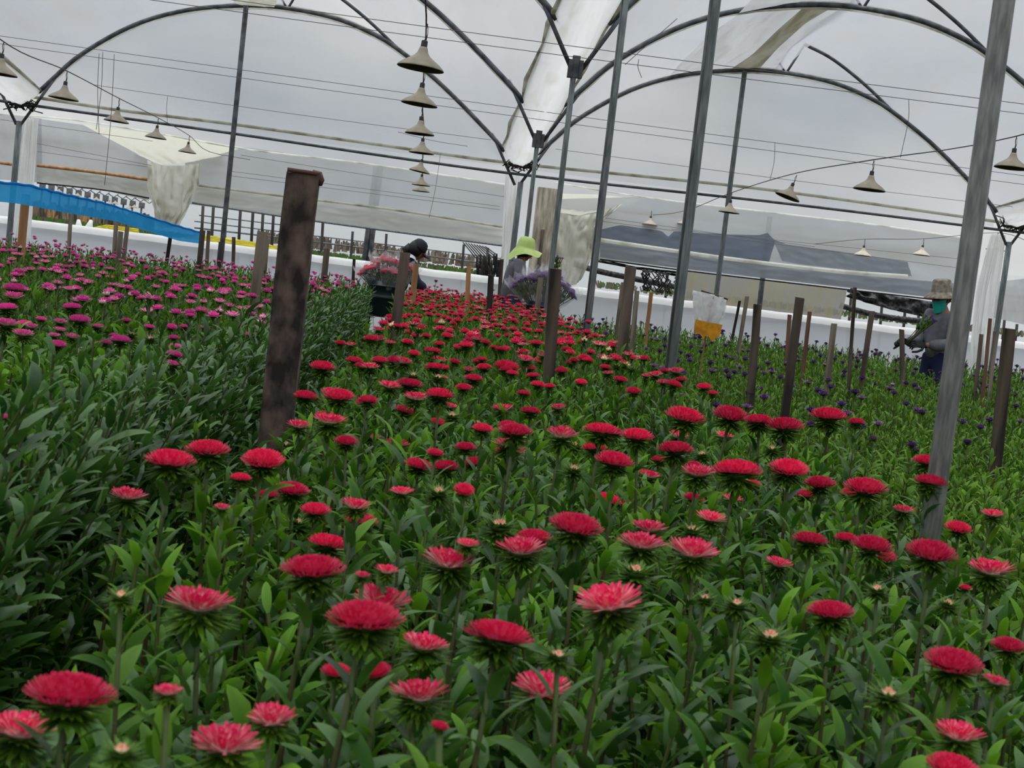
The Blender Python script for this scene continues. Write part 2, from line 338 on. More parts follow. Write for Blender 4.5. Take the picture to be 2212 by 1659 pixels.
# end wall: clear gable film above the rail, with the bright gap under it
for k in (-2, -1, 0, 1):
    P = []
    top = smoothline(A3(ARCH, k, YF + .05, -.01), 40)
    for j in range(8):
        P.append([Vector((p.x, YF + .05 + .01 * math.sin(p.x * 9 + j), lerp(2.66 - .02 * k, p.z, j / 7))) for p in top])
    m = MB(); m.grid(P); struct('wall_end_' + ('a', 'b', 'c', 'd')[k + 2], m.mesh('gable_film', M['gable']))

def line_thing(name, pts, r, mt, lab, cat, grp=None, seg=6, n=None):
    m = MB(); p = smoothline(pts, n or max(2, len(pts) * 6)) if len(pts) > 2 else [Vector(q) for q in pts]
    m.tube(p, r, seg); o = obj(name, m.mesh(name, M[mt])); tag(o, lab, cat, grp); return o
def px_line(pts, Y): return [at(x, y, Y) for x, y in pts]
line_thing('end_rail', px_line([(-40, 212), (80, 229), (500, 288), (1085, 372), (1700, 440), (2212, 503)], YF - .03), .022, 'steel_dark', 'dark steel rail spanning the end wall below the yellowed film hem', 'rail', n=40)
o = line_thing('rolled_film_hem', px_line([(-40, 198), (80, 211), (250, 237), (500, 268), (800, 310), (1085, 350), (1400, 382), (1700, 415), (2212, 487)], YF + .03), .024, 'hem', 'yellowed rolled hem of the gable film, just above the dark rail', 'film hem', n=60)

# wires strung across the bays, at the arch rows
WIRES = [((-40, 72), (2260, 386), 16.2), ((-40, 89), (2260, 405), 16.4), ((200, 183), (1060, 302), 19.6), ((-40, -75), (2260, 231), 12.4), ((-40, -50), (2260, 252), 12.7), ((1200, 322), (2240, 453), 19.6), ((860, 285), (1010, 316), 19.0)]
for i, (a, b, y) in enumerate(WIRES):
    p, q = at(*a, y), at(*b, y); q.y = y
    line_thing('support_wire', [p, p.lerp(q, .5) + Vector((0, 0, -.02)), q], .0032, 'wire', 'thin grey wire strung level across the bays under the roof arches', 'wire', 'thin wires strung across under the arches', 5, 14)
# lower wires in front of the far curtains
for i, (a, b, y) in enumerate([((0, 258), (330, 305), 22.6), ((80, 310), (330, 358), 22.6), ((80, 327), (330, 362), 22.7), ((520, 335), (1090, 425), 22.6), ((500, 370), (1080, 446), 22.7), ((500, 380), (1080, 453), 22.8), ((1300, 478), (2080, 580), 22.7), ((1450, 495), (2080, 560), 22.6), ((1300, 470), (1760, 533), 22.8)]):
    line_thing('curtain_wire', [at(*a, y), at(*b, y)], .0035, 'wire', 'thin dark wire stretched along the front of the far film curtains', 'wire', 'wires along the far curtains', 5)
# loose vertical strings
for i, (pts, y) in enumerate([([(214, 115), (211, 200), (214, 290)], 14.2), ([(222, 112), (219, 190), (208, 280)], 14.25), ([(247, 117), (240, 250), (226, 400)], 14.3), ([(362, 208), (360, 235), (362, 270)], 19.5), ([(1380, 128), (1378, 145), (1386, 168)], 12.6), ([(1674, 308), (1672, 350), (1663, 390)], 16.2), ([(1963, 215), (1962, 260), (1945, 340)], 13.0), ([(927, 470), (940, 410), (952, 330)], 19.6), ([(1463, 40), (1400, 95), (1350, 140)], 12.6)]):
    line_thing('loose_string', px_line(pts, y), .003, 'wire', 'loose string hanging down from the wires under the roof', 'string', 'loose strings under the roof', 5)

# ---------------------------------------------------------------- lamps
lamp_meshes = {}
def lamp_parts(mt):
    if mt in lamp_meshes: return lamp_meshes[mt]
    m = MB(); m.lathe([(.0, 0), (.020, 0), (.024, -.012), (.030, -.03), (.044, -.048), (.070, -.066), (.100, -.085), (.122, -.104), (.1275, -.112), (.1275, -.116), (.122, -.114)], 32)
    a = m.mesh('lamp_shade', M[mt])
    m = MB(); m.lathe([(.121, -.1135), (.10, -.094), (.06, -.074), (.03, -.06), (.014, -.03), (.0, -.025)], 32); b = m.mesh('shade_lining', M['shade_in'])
    m = MB(); m.lathe([(0, .036), (.014, .036), (.017, .030), (.018, 0), (.021, -.006), (.0, -.006)], 14); c = m.mesh('socket', M['socket'])
    m = MB(); m.tube([(0, 0, .034), (.004, 0, .06), (-.003, 0, .09), (.001, 0, .125)], .0035, 5); m.tube([(.006, 0, .03), (.010, 0, .07), (.004, 0, .115)], .0018, 4); d = m.mesh('hook', M['cord'])
    lamp_meshes[mt] = (a, b, c, d); return lamp_meshes[mt]
def lamp(x, y, z, lab, mt='shade', sc=1, tilt=0, grp=None, rz=0):
    e = empty('pendant_lamp', (x, y, z), lab, 'lamp', grp); e.scale = (sc,) * 3; e.rotation_euler = (0, tilt, rz)
    a, b, c, d = lamp_parts(mt)
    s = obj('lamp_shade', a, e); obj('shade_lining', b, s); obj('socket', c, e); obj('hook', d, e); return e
ordinal = ['largest and topmost khaki pendant lamp of the hanging line in the middle', 'second khaki pendant lamp down the middle line, just under the largest', 'third khaki pendant lamp down the middle line', 'fourth khaki pendant lamp down the middle line, crossing the yellowed hem', 'fifth khaki pendant lamp down the middle line, tilted below the dark rail', 'sixth khaki pendant lamp down the middle line, almost touching the last', 'last and lowest khaki pendant lamp of the middle line']
centre = [(910, 152, 100), (907, 229, 78), (906, 292, 63), (910, 333, 54), (908, 373, 45), (909, 402, 40), (909, 415, 38)]
tops = []
for i, (x, y, w) in enumerate(centre):
    d = .255 * 3000 / w * .995; p = at(x, y, d); lamp(p.x, p.y, p.z + .124, ordinal[i], tilt=.05 * (i in (0, 1)) + .12 * (i == 4)); tops.append(Vector((p.x, p.y, p.z + .245)))
q = at(918, -20, 7.2)
line_thing('lamp_cable', [q + Vector((0, -2, .02)), q] + tops, .0045, 'cord', 'dark cable carrying the middle line of khaki lamps', 'cable', n=60)
left = [(0, 163, 72, 'khaki lamp cut by the picture edge, above the end of the left bay gutter'), (138, 216, 62, 'khaki lamp hanging just right of the Y column by the white wrap'), (252, 265, 52, 'khaki lamp overlapping the dark end rail, second from the Y column'), (337, 300, 45, 'khaki lamp under the rail, above the cream film valley'), (405, 331, 38, 'small khaki lamp in front of the cream film valley, last of its cable')]
tops = []
for x, y, w, lab in left:
    d = 765 / w; p = at(x, y, d); lamp(p.x, p.y, p.z + .124, lab, tilt=.04); tops.append(Vector((p.x, p.y, p.z + .25)))
tops = [tops[0] + Vector((.2, -3, .15))] + tops + [at(450, 327, 21.5), at(540, 345, 22)]
line_thing('lamp_cable', tops, .0045, 'cord', 'dark cable running down to the cream film valley with its lamps', 'cable', n=60)
right = [(2185, 366, 74, 'shade', 'khaki lamp with a green-dark underside beside the thick pale pole'), (1878, 413, 70, 'shade', 'large khaki lamp hanging clear between the thick pale pole and the tall post'), (1707, 430, 56, 'shade', 'tilted khaki lamp touching the yellowed hem'), (1575, 461, 46, 'shade_pale', 'pale lamp hanging just past the tall post above the yellow trap')]
tops = []
for x, y, w, mt, lab in right:
    d = 765 / w; p = at(x, y, d); lamp(p.x, p.y, p.z + .124, lab, mt, tilt=.28 if x == 1707 else .03); tops.append(Vector((p.x, p.y, p.z + .25)))
tops = [tops[0] + Vector((.15, -4, .2))] + tops + [at(1480, 455, 20.0), at(1405, 464, 23.2), at(1330, 455, 23.6)]
line_thing('lamp_cable', tops, .0045, 'cord', 'rusty brown cable carrying lamps over the purple asters', 'cable', n=60)
far = [(1403, 492, 34, 'pale lamp behind the end wall, above the dark blue film, nearest the cream folds'), (1478, 490, 36, 'pale lamp half hidden behind the seamed pole'), (1863, 557, 38, 'pale lamp beyond the end wall, between the yellow trap and the masked worker'), (1990, 556, 38, 'pale lamp beyond the end wall directly above the bucket hat'), (2150, 543, 42, 'pale lamp against the white wrap right of the thick pale pole')]
tops = []
for i, (x, y, w, lab) in enumerate(far):
    p = at(x, y, 22.0 + (i < 2)); lamp(p.x, p.y, p.z + .16, lab, 'shade_pale', sc=w / 34 * .98, tilt=.02); tops.append(Vector((p.x, p.y, p.z + .30)))
line_thing('lamp_cable', [at(1760, 527, 22)] + tops[2:] + [at(2230, 525, 22)], .005, 'cord', 'sagging cable beyond the end wall carrying the pale lamps over the masked worker', 'cable', n=40)

# stained, sagging film along the open vent of the bay over the purple asters
def px_sheet(rows, Ys, mt, n=28, wav=.03, depth_wav=.05, seed=0, rr=14):
    """a sheet through rows of traced points, each row at its own distance; folds and sag in depth"""
    R = []
    for r, Y in zip(rows, Ys):
        if not isinstance(Y, (list, tuple)): Y = [Y] * len(r)
        R.append(polyline([at(x, y, yy) for (x, y), yy in zip(r, Y)], n))
    P = []
    for i in range(rr):
        t = i / (rr - 1) * (len(R) - 1); a = min(int(t), len(R) - 2); ft = t - a
        row = []
        for j in range(n):
            p = R[a][j].lerp(R[a + 1][j], ft)
            w = noise.noise(Vector((j * .45 + seed, i * .22, seed))) * depth_wav
            row.append(p + Vector((0, w, 0)))
        P.append(row)
    m = MB(); m.grid(P); return m.mesh('sheet', M[mt])
me = px_sheet([[(1440, 168), (1560, 156), (1675, 147)], [(1480, 125), (1600, 112), (1705, 104)], [(1530, 75), (1680, 50), (1778, 42)], [(1590, 35), (1740, 6), (1838, 4)], [(1640, -20), (1770, -50), (1880, -50)]], [20.4, 19, 17.8, 16.9, 15.2], 'gutter', 26, seed=3, depth_wav=.4, rr=20)
o = obj('stained_film_flap', me); tag(o, 'brown-stained film sagging between two arch tops over the purple asters', 'film')
me = px_sheet([[(1575, 152), (1600, 153), (1640, 150)], [(1625, 118), (1655, 112), (1676, 108)], [(1685, 60), (1712, 56), (1740, 50)], [(1738, 14), (1775, 10), (1812, 8)]], [20.25, 18.8, 17.6, 16.8], 'stained', 14, seed=3, depth_wav=.1, rr=18)
obj('algae_streak', me, o)['label'] = 'brown algae streak along the sagging film'
me = px_sheet([[(500, 8), (540, 12), (592, 16)], [(520, -12), (560, -10), (600, -4)], [(540, -40), (570, -40), (610, -30)]], [20.0, 19.4, 18.5], 'hem', 14, seed=5, depth_wav=.1)
tag(obj('film_clip_roll', me), 'small dirty roll of film clipped at the arch top over the pink asters', 'film')
# ================================================================ low barrier and what lies beyond the end wall
YB = 21.4
def barrier_line(px): return lerp(466, 739, px / 2212.)
P = []; T = []
for i in range(90):
    x = lerp(-260, 2480, i / 89); y = barrier_line(x); p = at(x, y, YB)
    j = noise.noise(Vector((i * .6, 0, 0))) * .012
    P.append([Vector((p.x, YB + .02 * math.sin(i * 1.7) * (k / 6), lerp(0, p.z + j - .10, k / 6))) for k in range(7)])
    T.append([Vector((p.x, YB - .03, p.z + j - .11)), Vector((p.x, YB - .05, p.z + j - .06)), Vector((p.x, YB - .03, p.z + j)), Vector((p.x, YB + .06, p.z + j - .01)), Vector((p.x, YB + .08, p.z + j - .08))])
m = MB(); m.grid(P); m2 = MB(); m2.grid(T)
e = obj('plastic_barrier', m.mesh('barrier_skirt', M['barrier'])); tag(e, 'low pale blue plastic barrier wall running across the far end of the flower beds', 'barrier')
obj('rolled_top', m2.mesh('barrier_top', M['barrier_top']), e)

# film curtains of the next block
def sheet(name, rows, Ys, mt, lab, cat='curtain', **kw):
    o = obj(name, px_sheet(rows, Ys, mt, **kw)); tag(o, lab, cat); return o
sheet('film_curtain', [[(-40, 243), (60, 252), (90, 256)], [(-40, 385), (60, 392), (90, 395)]], [22.9, 22.9], 'curtain', 'grey film curtain left of the white wrap, behind the Y column', depth_wav=.06, seed=1)
sheet('film_curtain', [[(80, 256), (180, 270), (330, 350)], [(80, 386), (220, 406), (330, 432)]], [23, 23], 'curtain', 'grey film curtain between the white wrap and the hanging cream funnel', depth_wav=.06, seed=2)
sheet('film_curtain', [[(400, 352), (530, 318), (760, 350), (1090, 398)], [(400, 440), (700, 478), (900, 503), (1095, 530)]], [23, 23], 'curtain', 'long grey film curtain behind the big brown post and the middle lamps', depth_wav=.06, seed=4, n=50)
sheet('film_curtain', [[(1200, 430), (1400, 425), (1700, 462), (2080, 512)], [(1200, 552), (1500, 582), (1800, 614), (2080, 652)]], [23, 23], 'curtain', 'long blue-grey film curtain between the beige concrete post and the thick pale pole', depth_wav=.06, seed=6, n=50)
sheet('dark_film_strip', [[(1296, 496), (1340, 486), (1430, 499), (1443, 512), (1455, 500), (1560, 506), (1640, 508), (1658, 503), (1675, 520)], [(1296, 518), (1450, 540), (1560, 556), (1660, 570)]], [22.95, 22.95], 'curtain_b', 'torn strip of dark blue film hanging across the long curtain', depth_wav=.03, seed=8, n=50)
sheet('dark_film_strip', [[(1668, 516), (1700, 528), (1850, 548), (1960, 566)], [(1690, 564), (1720, 570), (1850, 585), (1970, 597)]], [22.93, 22.93], 'curtain_m', 'paler blue-grey strip of film nearer the bucket hat on the long curtain', depth_wav=.03, seed=9, n=40)
sheet('film_curtain', [[(2140, 610), (2230, 600)], [(2140, 685), (2230, 705)]], [23, 23], 'curtain', 'short grey film curtain right of the white wrap beyond the thick pale pole', depth_wav=.05, seed=9)
# lower, paler skirts under the curtain poles
sheet('film_skirt', [[(1296, 522), (1450, 545), (1600, 566), (1800, 590), (2060, 612)], [(1296, 556), (1500, 584), (1800, 618), (2060, 648)]], [22.86, 22.86], 'curtain_m', 'blue-grey lower skirt of film under the thick cream hem', seed=33, n=50)
sheet('film_skirt', [[(80, 358), (220, 376), (320, 389)], [(78, 392), (220, 410), (322, 434)]], [22.85, 22.85], 'curtain_w', 'cream lower skirt of film beside the funnel, under the orange pole', seed=11)
sheet('film_skirt', [[(425, 404), (620, 428), (850, 458), (1088, 492)], [(418, 440), (620, 466), (850, 500), (1088, 528)]], [22.85, 22.85], 'curtain_w', 'cream lower skirt of film under the yellow pole, behind the dark cap', seed=12, n=40)
line_thing('curtain_pole', px_line([(80, 357), (200, 371), (320, 388)], 22.75), .03, 'w_tan', 'orange-brown wooden pole along the film curtain by the white wrap', 'pole')
line_thing('curtain_pole', px_line([(-40, 345), (25, 355)], 22.75), .03, 'w_tan', 'short orange-brown pole end left of the Y column', 'pole')
line_thing('curtain_hem', px_line([(425, 400), (600, 422), (850, 453), (1085, 490)], 22.75), .022, 'hem', 'yellow-brown pole hem of the long curtain behind the big brown post', 'film hem')
line_thing('curtain_hem', px_line([(1296, 518), (1450, 541), (1600, 562), (1800, 585), (1960, 597)], 22.72), .036, 'hem2', 'thick cream rolled hem crossing the long blue-grey curtain', 'film hem', n=40)
line_thing('curtain_hem', px_line([(1296, 560), (1500, 587), (1800, 622), (2060, 652)], 22.75), .014, 'w_black', 'thin dark lower edge of the long blue-grey curtain', 'film hem', n=30)
line_thing('curtain_hem', px_line([(80, 395), (220, 410), (322, 428)], 22.8), .014, 'w_black', 'thin dark lower edge of the curtain by the white wrap', 'film hem', n=30)
line_thing('curtain_hem', px_line([(415, 438), (700, 480), (1090, 531)], 22.8), .020, 'steel', 'grey pipe along the lower edge of the long curtain behind the dark cap', 'pipe', n=30)
line_thing('curtain_top_cord', px_line([(-40, 244), (150, 258), (350, 290), (530, 322), (800, 355), (1100, 400)], 22.6), .014, 'hem2', 'knotted cream cord along the top of the curtains, behind the middle lamps', 'cord', n=60)
line_thing('curtain_top_cord', px_line([(1200, 395), (1400, 427), (1700, 463), (1900, 487), (2090, 515)], 22.6), .014, 'hem2', 'knotted cream cord along the top of the blue-grey curtain', 'cord', n=60)
# cream valley sheets and funnels
sheet('valley_sheet', [[(175, 268), (300, 285), (420, 300), (530, 320)], [(250, 315), (330, 325), (420, 330), (500, 328)], [(330, 348), (345, 356), (400, 352), (470, 338)]], [24.6, 23.4, 22.7], 'cream', 'cream sheet of film forming a V valley above the hanging funnel', 'film', depth_wav=.1, seed=13)
sheet('film_funnel', [[(318, 346), (350, 357), (395, 358), (436, 352)], [(318, 400), (350, 405), (395, 405), (428, 400)], [(332, 450), (350, 455), (385, 456), (408, 448)], [(338, 487), (352, 492), (372, 492), (388, 486)]], [[22.6, 22.3, 22.3, 22.6]] * 4, 'funnel', 'crumpled cream film funnel hanging above the end of the blue band', 'film', depth_wav=.22, seed=14, rr=22)
sheet('valley_sheet', [[(1205, 418), (1290, 420), (1385, 430)], [(1205, 440), (1280, 445), (1345, 448)], [(1205, 458), (1250, 466), (1300, 455)]], [24.6, 23.4, 22.7], 'cream', 'cream sheet of film folded beside the square concrete post', 'film', depth_wav=.1, seed=15)
sheet('film_funnel', [[(1200, 455), (1240, 468), (1290, 460), (1345, 440)], [(1200, 500), (1240, 505), (1275, 500), (1300, 478)], [(1200, 560), (1230, 570), (1262, 565), (1282, 545)], [(1205, 600), (1228, 618), (1245, 614), (1258, 600)]], [[22.5, 22.2, 22.2, 22.5]] * 4, 'funnel', 'large crumpled cream film hanging behind the purple bouquets', 'film', depth_wav=.25, seed=16, rr=22)
sheet('white_wrap', [[(53, 254), (84, 256)], [(40, 400), (74, 402)], [(26, 512), (66, 515)]], [20.5] * 3, 'white_wrap', 'tall white plastic wrap hanging behind the left Y column', 'film', depth_wav=.05, seed=17)
sheet('white_wrap', [[(1092, 372), (1124, 376)], [(1086, 480), (1112, 484)], [(1080, 620), (1104, 622)]], [20.6] * 3, 'white_wrap', 'narrow white plastic wrap behind the worker in the lime sun hat', 'film', depth_wav=.05, seed=18)
sheet('white_wrap', [[(2140, 505), (2172, 508)], [(2110, 620), (2158, 615)], [(2100, 700), (2146, 700)], [(2098, 790), (2140, 792)]], [20.6] * 4, 'white_wrap', 'wide grubby white plastic wrap behind the thick pale pole', 'film', depth_wav=.1, seed=19)
sheet('beige_panel', [[(1475, 585), (1560, 595), (1700, 611), (1828, 627)], [(1476, 640), (1560, 665), (1700, 680), (1815, 700)], [(1476, 664), (1560, 690), (1700, 700), (1812, 712)]], [24.6] * 3, 'beige_sheet', 'stained beige sheet hanging behind the yellow sticky trap', depth_wav=.06, seed=20, n=40)
# square concrete post
p0, p1 = at(1190, 408, 21.9), at(1165, 640, 21.9)
e = empty('concrete_post', (p0.x - .04, 21.9, 0), 'square beige concrete post behind the purple bouquets', 'post')
m = MB(); m.box((0, 0, p0.z / 2), (.32, .26, p0.z)); obj('shaft', m.mesh('concrete_post', M['concrete']), e)
m = MB(); m.box((-.02, -.14, p0.z / 2 - .3), (.05, .02, p0.z - .7)); obj('drip_stain_strip', m.mesh('strip', M['w_brown']), e)
# grey posts seen through the curtain
for x0, y0, x1, y1, lab in ((812, 360, 785, 560, 'pair of grey steel posts behind the long curtain by the red bouquets, one post'), (1663, 468, 1650, 600, 'grey steel post seen through the long blue-grey curtain')):
    for dx in ((0, 11) if x0 == 812 else (0,)):
        a, b = at(x0 + dx, y0, 23.6), at(x1 + dx, y1, 23.6)
        m = MB(); m.tube([(b.x, b.y, 0), (a.x, a.y, a.z)], .045, 10); o = obj('steel_post', m.mesh('post', M['steel_dark']))
        tag(o, 'one of two grey steel posts side by side above the red bouquets' if x0 == 812 else lab, 'post', 'paired posts above the red bouquets' if x0 == 812 else None)

# ---------------- the further blocks
def far_post(x, y0, y1, Y, r, lab, grp, mt='w_black'):
    a, b = at(x + 2, y0, Y), at(x, y1, Y); m = MB(); m.tube([(b.x, Y, min(b.z, 0)), (a.x, Y, a.z)], r, 6); o = obj('far_post', m.mesh('far_post', M[mt])); tag(o, lab, 'post', grp)
for i in range(11):
    x = 437 + i * 26 + 4 * math.sin(i * 5); hz = 600 + .117 * (x - CX); y = lerp(440, 478, i / 11)
    far_post(x, y, hz + 30, 30, .034, 'thin dark far post between the blue band and the big brown post', 'far posts behind the big brown post')
for x, y in ((760, 500), (833, 505), (905, 525), (1000, 528), (1052, 535), (1440, 590), (1838, 622), (1905, 640), (1955, 650), (1985, 655), (2168, 690), (2195, 700)):
    far_post(x, y, 620 + .117 * (x - CX), 29, .03, 'thin dark far post under the lower edge of the film curtains', 'far posts under the curtains')
line_thing('far_rail', px_line([(420, 492), (700, 525), (1095, 575)], 30), .02, 'steel_dark', 'thin far rail crossing behind the dark cap', 'rail')
line_thing('far_rail', px_line([(420, 478), (700, 512), (1095, 560)], 31), .014, 'steel_dark', 'thinner upper far rail behind the dark cap', 'rail')
line_thing('far_rail', px_line([(430, 465), (620, 487)], 31), .014, 'steel_dark', 'thin far rail between the funnel and the big brown post', 'rail')
line_thing('fallen_shade_net', px_line([(1240, 570), (1290, 585), (1360, 600), (1470, 622)], 25.5), .06, 'shade_net', 'rolled black shade net sagging behind the pale brown stake', 'shade net', n=30)
line_thing('fallen_shade_net', px_line([(1815, 660), (1880, 678), (1950, 690), (2010, 694)], 25.5), .06, 'shade_net', 'rolled black shade net sagging behind the masked worker', 'shade net', n=30)
sheet('shade_net_drape', [[(1830, 625), (1900, 634), (2030, 654)], [(1832, 642), (1920, 668), (2020, 690)]], [25.2, 25.2], 'shade_net', 'torn black shade net hanging behind the masked worker', 'shade net', depth_wav=.2, seed=30)
sheet('shade_net_drape', [[(1290, 558), (1370, 575), (1478, 588)], [(1290, 566), (1370, 581), (1478, 600)]], [25.2, 25.2], 'shade_net', 'torn strip of black shade net under the curtain by the pale brown stake', 'shade net', depth_wav=.2, seed=31)
m = MB()
for i in range(26):
    x = lerp(1385, 1475, random.random()); y = 582 + (x - 1385) * .13
    pts = [at(x + 6 * math.sin(k * 2.1 + i) + k, y + k * 9, 25.0 + .05 * k) for k in range(6)]
    m.tube(pts, .012, 4)
o = obj('tangled_netting', m.mesh('tangle', M['shade_net'])); tag(o, 'tangle of torn black netting strips beside the seamed pole', 'netting')
m = MB()
for i in range(60):
    x = lerp(1030, 1086, random.random() ** .7); y = lerp(545, 600, random.random())
    pts = [at(x + 8 * noise.noise(Vector((i, k, 0))), y + k * 8, 22.3 + .1 * noise.noise(Vector((k, i, 3)))) for k in range(4)]
    m.tube(pts, .016, 4)
o = obj('heap_of_netting', m.mesh('tangle', M['w_black'])); tag(o, 'dark tangled bundle of netting hanging behind the lime hat worker', 'netting')
m = MB()
for i in range(9):
    m.tube([at(1000 + i * 6, 523 + i * 1.2, 24), at(1042 + i * 4, 575 - i * 3, 24.5)], .012, 4)
o = obj('wire_fan', m.mesh('fan', M['steel_dark'])); tag(o, 'fan of slanting dark rods between the dark cap and the netting bundle', 'rods')
# planted strips, dry stalks, yellow sheets, tiny lamps of the far block
def tufts(name, x0, x1, yfun, Y, n, h, mts, lab, cat, dens=1, lean=.2):
    m = MB()
    for i in range(n):
        x = random.uniform(x0, x1); p = at(x, yfun(x), Y + random.uniform(-.6, .6)); hh = h * random.uniform(.5, 1.2); a = random.uniform(-lean, lean)
        w = hh * .12 + .01; z0 = p.z - hh * .5
        m.add([(p.x - w, p.y, z0), (p.x + w, p.y + .03, z0), (p.x + a * hh + w * .4, p.y, z0 + hh), (p.x + a * hh - w * .4, p.y, z0 + hh * .95)], [(0, 1, 2, 3)], i % len(mts))
    o = obj(name, m.mesh(name, [M[q] for q in mts])); tag(o, lab, cat, None, 'stuff')
hzf = lambda x: 600 + .117 * (x - CX)
tufts('dry_stalks', 40, 330, lambda x: hzf(x) - 22, 30, 260, .42, ['w_brown', 'w_grey', 'w_tan', 'w_brown'], 'dry brown stalks hanging in the far block under the blue band', 'stalks')
tufts('grass', 60, 460, lambda x: hzf(x) - 4, 29, 700, .16, ['leaf2', 'w_brown', 'leaf2'], 'strip of green plants beyond the barrier under the blue band', 'plants', lean=.6)
tufts('grass', 500, 1060, lambda x: hzf(x) - 3, 29, 900, .12, ['leaf2', 'w_brown', 'leaf2'], 'strip of green plants beyond the barrier behind the dark cap', 'plants', lean=.6)
tufts('grass', 1290, 2212, lambda x: hzf(x) - 8, 29, 700, .14, ['leaf2', 'w_brown', 'w_grey'], 'patchy green plants beyond the barrier behind the stakes', 'plants', lean=.6)
tufts('dry_stalks', 560, 1060, lambda x: hzf(x) - 26, 31, 260, .26, ['w_brown', 'w_grey', 'w_grey'], 'dry brown stalks in the far block behind the dark cap', 'stalks')
M['yellow'] = film('yellow_sheet', .05, (.9, .8, .3), (.62, .52, .06), .2, 3)
sheet('yellow_sheet', [[(195, 492), (230, 485), (300, 494)], [(195, 500), (230, 500), (300, 505)]], [28] * 2, 'yellow', 'low yellow plastic sheet beyond the barrier, seen under the blue band', 'sheet', depth_wav=.1)
sheet('yellow_sheet', [[(390, 512), (450, 508), (560, 524), (600, 532)], [(390, 518), (450, 530), (560, 545), (600, 546)]], [28] * 2, 'yellow', 'yellow plastic sheet beyond the barrier just left of the big brown post', 'sheet', depth_wav=.1)
sheet('yellow_sheet', [[(1816, 694), (1870, 704), (1918, 714)], [(1816, 706), (1870, 716), (1918, 722)]], [28] * 2, 'yellow', 'yellow plastic sheet beyond the barrier near the masked worker', 'sheet', depth_wav=.1)
for x in (170, 192):
    p = at(x, 492, 27); m = MB(); m.lathe([(.0, .16), (.03, .15), (.05, .08), (.085, -.02), (.09, -.12), (.0, -.12)], 9)
    o = obj('white_bag', m.mesh('bag', M['white_wrap']), None, p); o.rotation_euler = (0, .2 if x > 180 else -.1, 0); tag(o, 'small white bag standing beyond the barrier, %s of two' % ('taller' if x < 180 else 'more tilted'), 'bag')
# rows of tiny dark lamps and brackets of the far block
for i in range(12):
    x = 92 + i * 19.5; y = lerp(400, 442, i / 11); Y = 32
    a = at(x, y, Y); m = MB(); m.tube([(0, 0, .05), (0, 0, -.45 + .03 * math.sin(i))], .022, 5); m.box((0, 0, -.02), (.12, .08, .13)); o = obj('bracket_post', m.mesh('bracket_post', M['steel_dark']), None, a)
    tag(o, 'small dark hanging bracket post in the far block above the blue band', 'post', 'bracket posts above the blue band')
for i in range(9):
    x = 128 + i * 21 + 6 * math.sin(i * 3); y = lerp(408, 446, i / 9) + 6 * (i % 2); p = at(x, y, 31); lamp(p.x, p.y, p.z, 'tiny dark pendant lamp of the far block above the blue band', 'shade', .62, 0, 'tiny lamps above the blue band')
m = MB()
for i in range(14):
    x = lerp(80, 330, i / 13); m.tube([at(x, 392 + (x - 80) * .17, 33), at(x + 12, 400 + (x - 80) * .17, 33), at(x + 22, 393 + (x - 80) * .17, 33)], .012, 4)
o = obj('far_brace', m.mesh('brace', M['steel_dark'])); tag(o, 'zigzag of thin braces in the far block above the blue band', 'brace')
# distant pale greenhouse roofs closing the view
P = []
for i in range(120):
    x = lerp(-40, 40, i / 119); P.append([(x, 60 + 1.5 * math.sin(i * .5), z) for z in (-.2, 1.2, 2.2, 2.9 + .8 * abs(math.sin(x * PI / 7.3)))])
m = MB(); m.grid(P); o = obj('distant_greenhouse', m.mesh('distant_greenhouse', M['gable'])); tag(o, 'pale distant greenhouse film closing the view under the curtains', 'greenhouse')

# ---------------------------------------------------------------- blue band
top = [(-60, 388), (60, 400), (140, 420), (230, 440), (300, 462), (380, 487), (436, 503)]
bot = [(-60, 430), (40, 440), (140, 459), (250, 478), (330, 503), (385, 520), (436, 527)]
Ys = [11.2, 12.6, 13.9, 15.3, 16.6, 17.8, 18.9]
me = px_sheet([top, [((a[0] + b[0]) / 2, (a[1] + b[1]) / 2) for a, b in zip(top, bot)], bot], [Ys, Ys, Ys], 'blue', 70, seed=40, depth_wav=.05, rr=9)
e = obj('blue_plastic_band', me); tag(e, 'bright blue plastic band stretched between stakes over the pink asters', 'plastic band')
m = MB(); m.tube([p + Vector((0, -.02, .004 * math.sin(i * 1.3))) for i, p in enumerate(polyline([at(x, y, Y) for (x, y), Y in zip(top, Ys)], 80))], .012, 6); obj('rolled_edge', m.mesh('blue_edge', M['blue']), e)

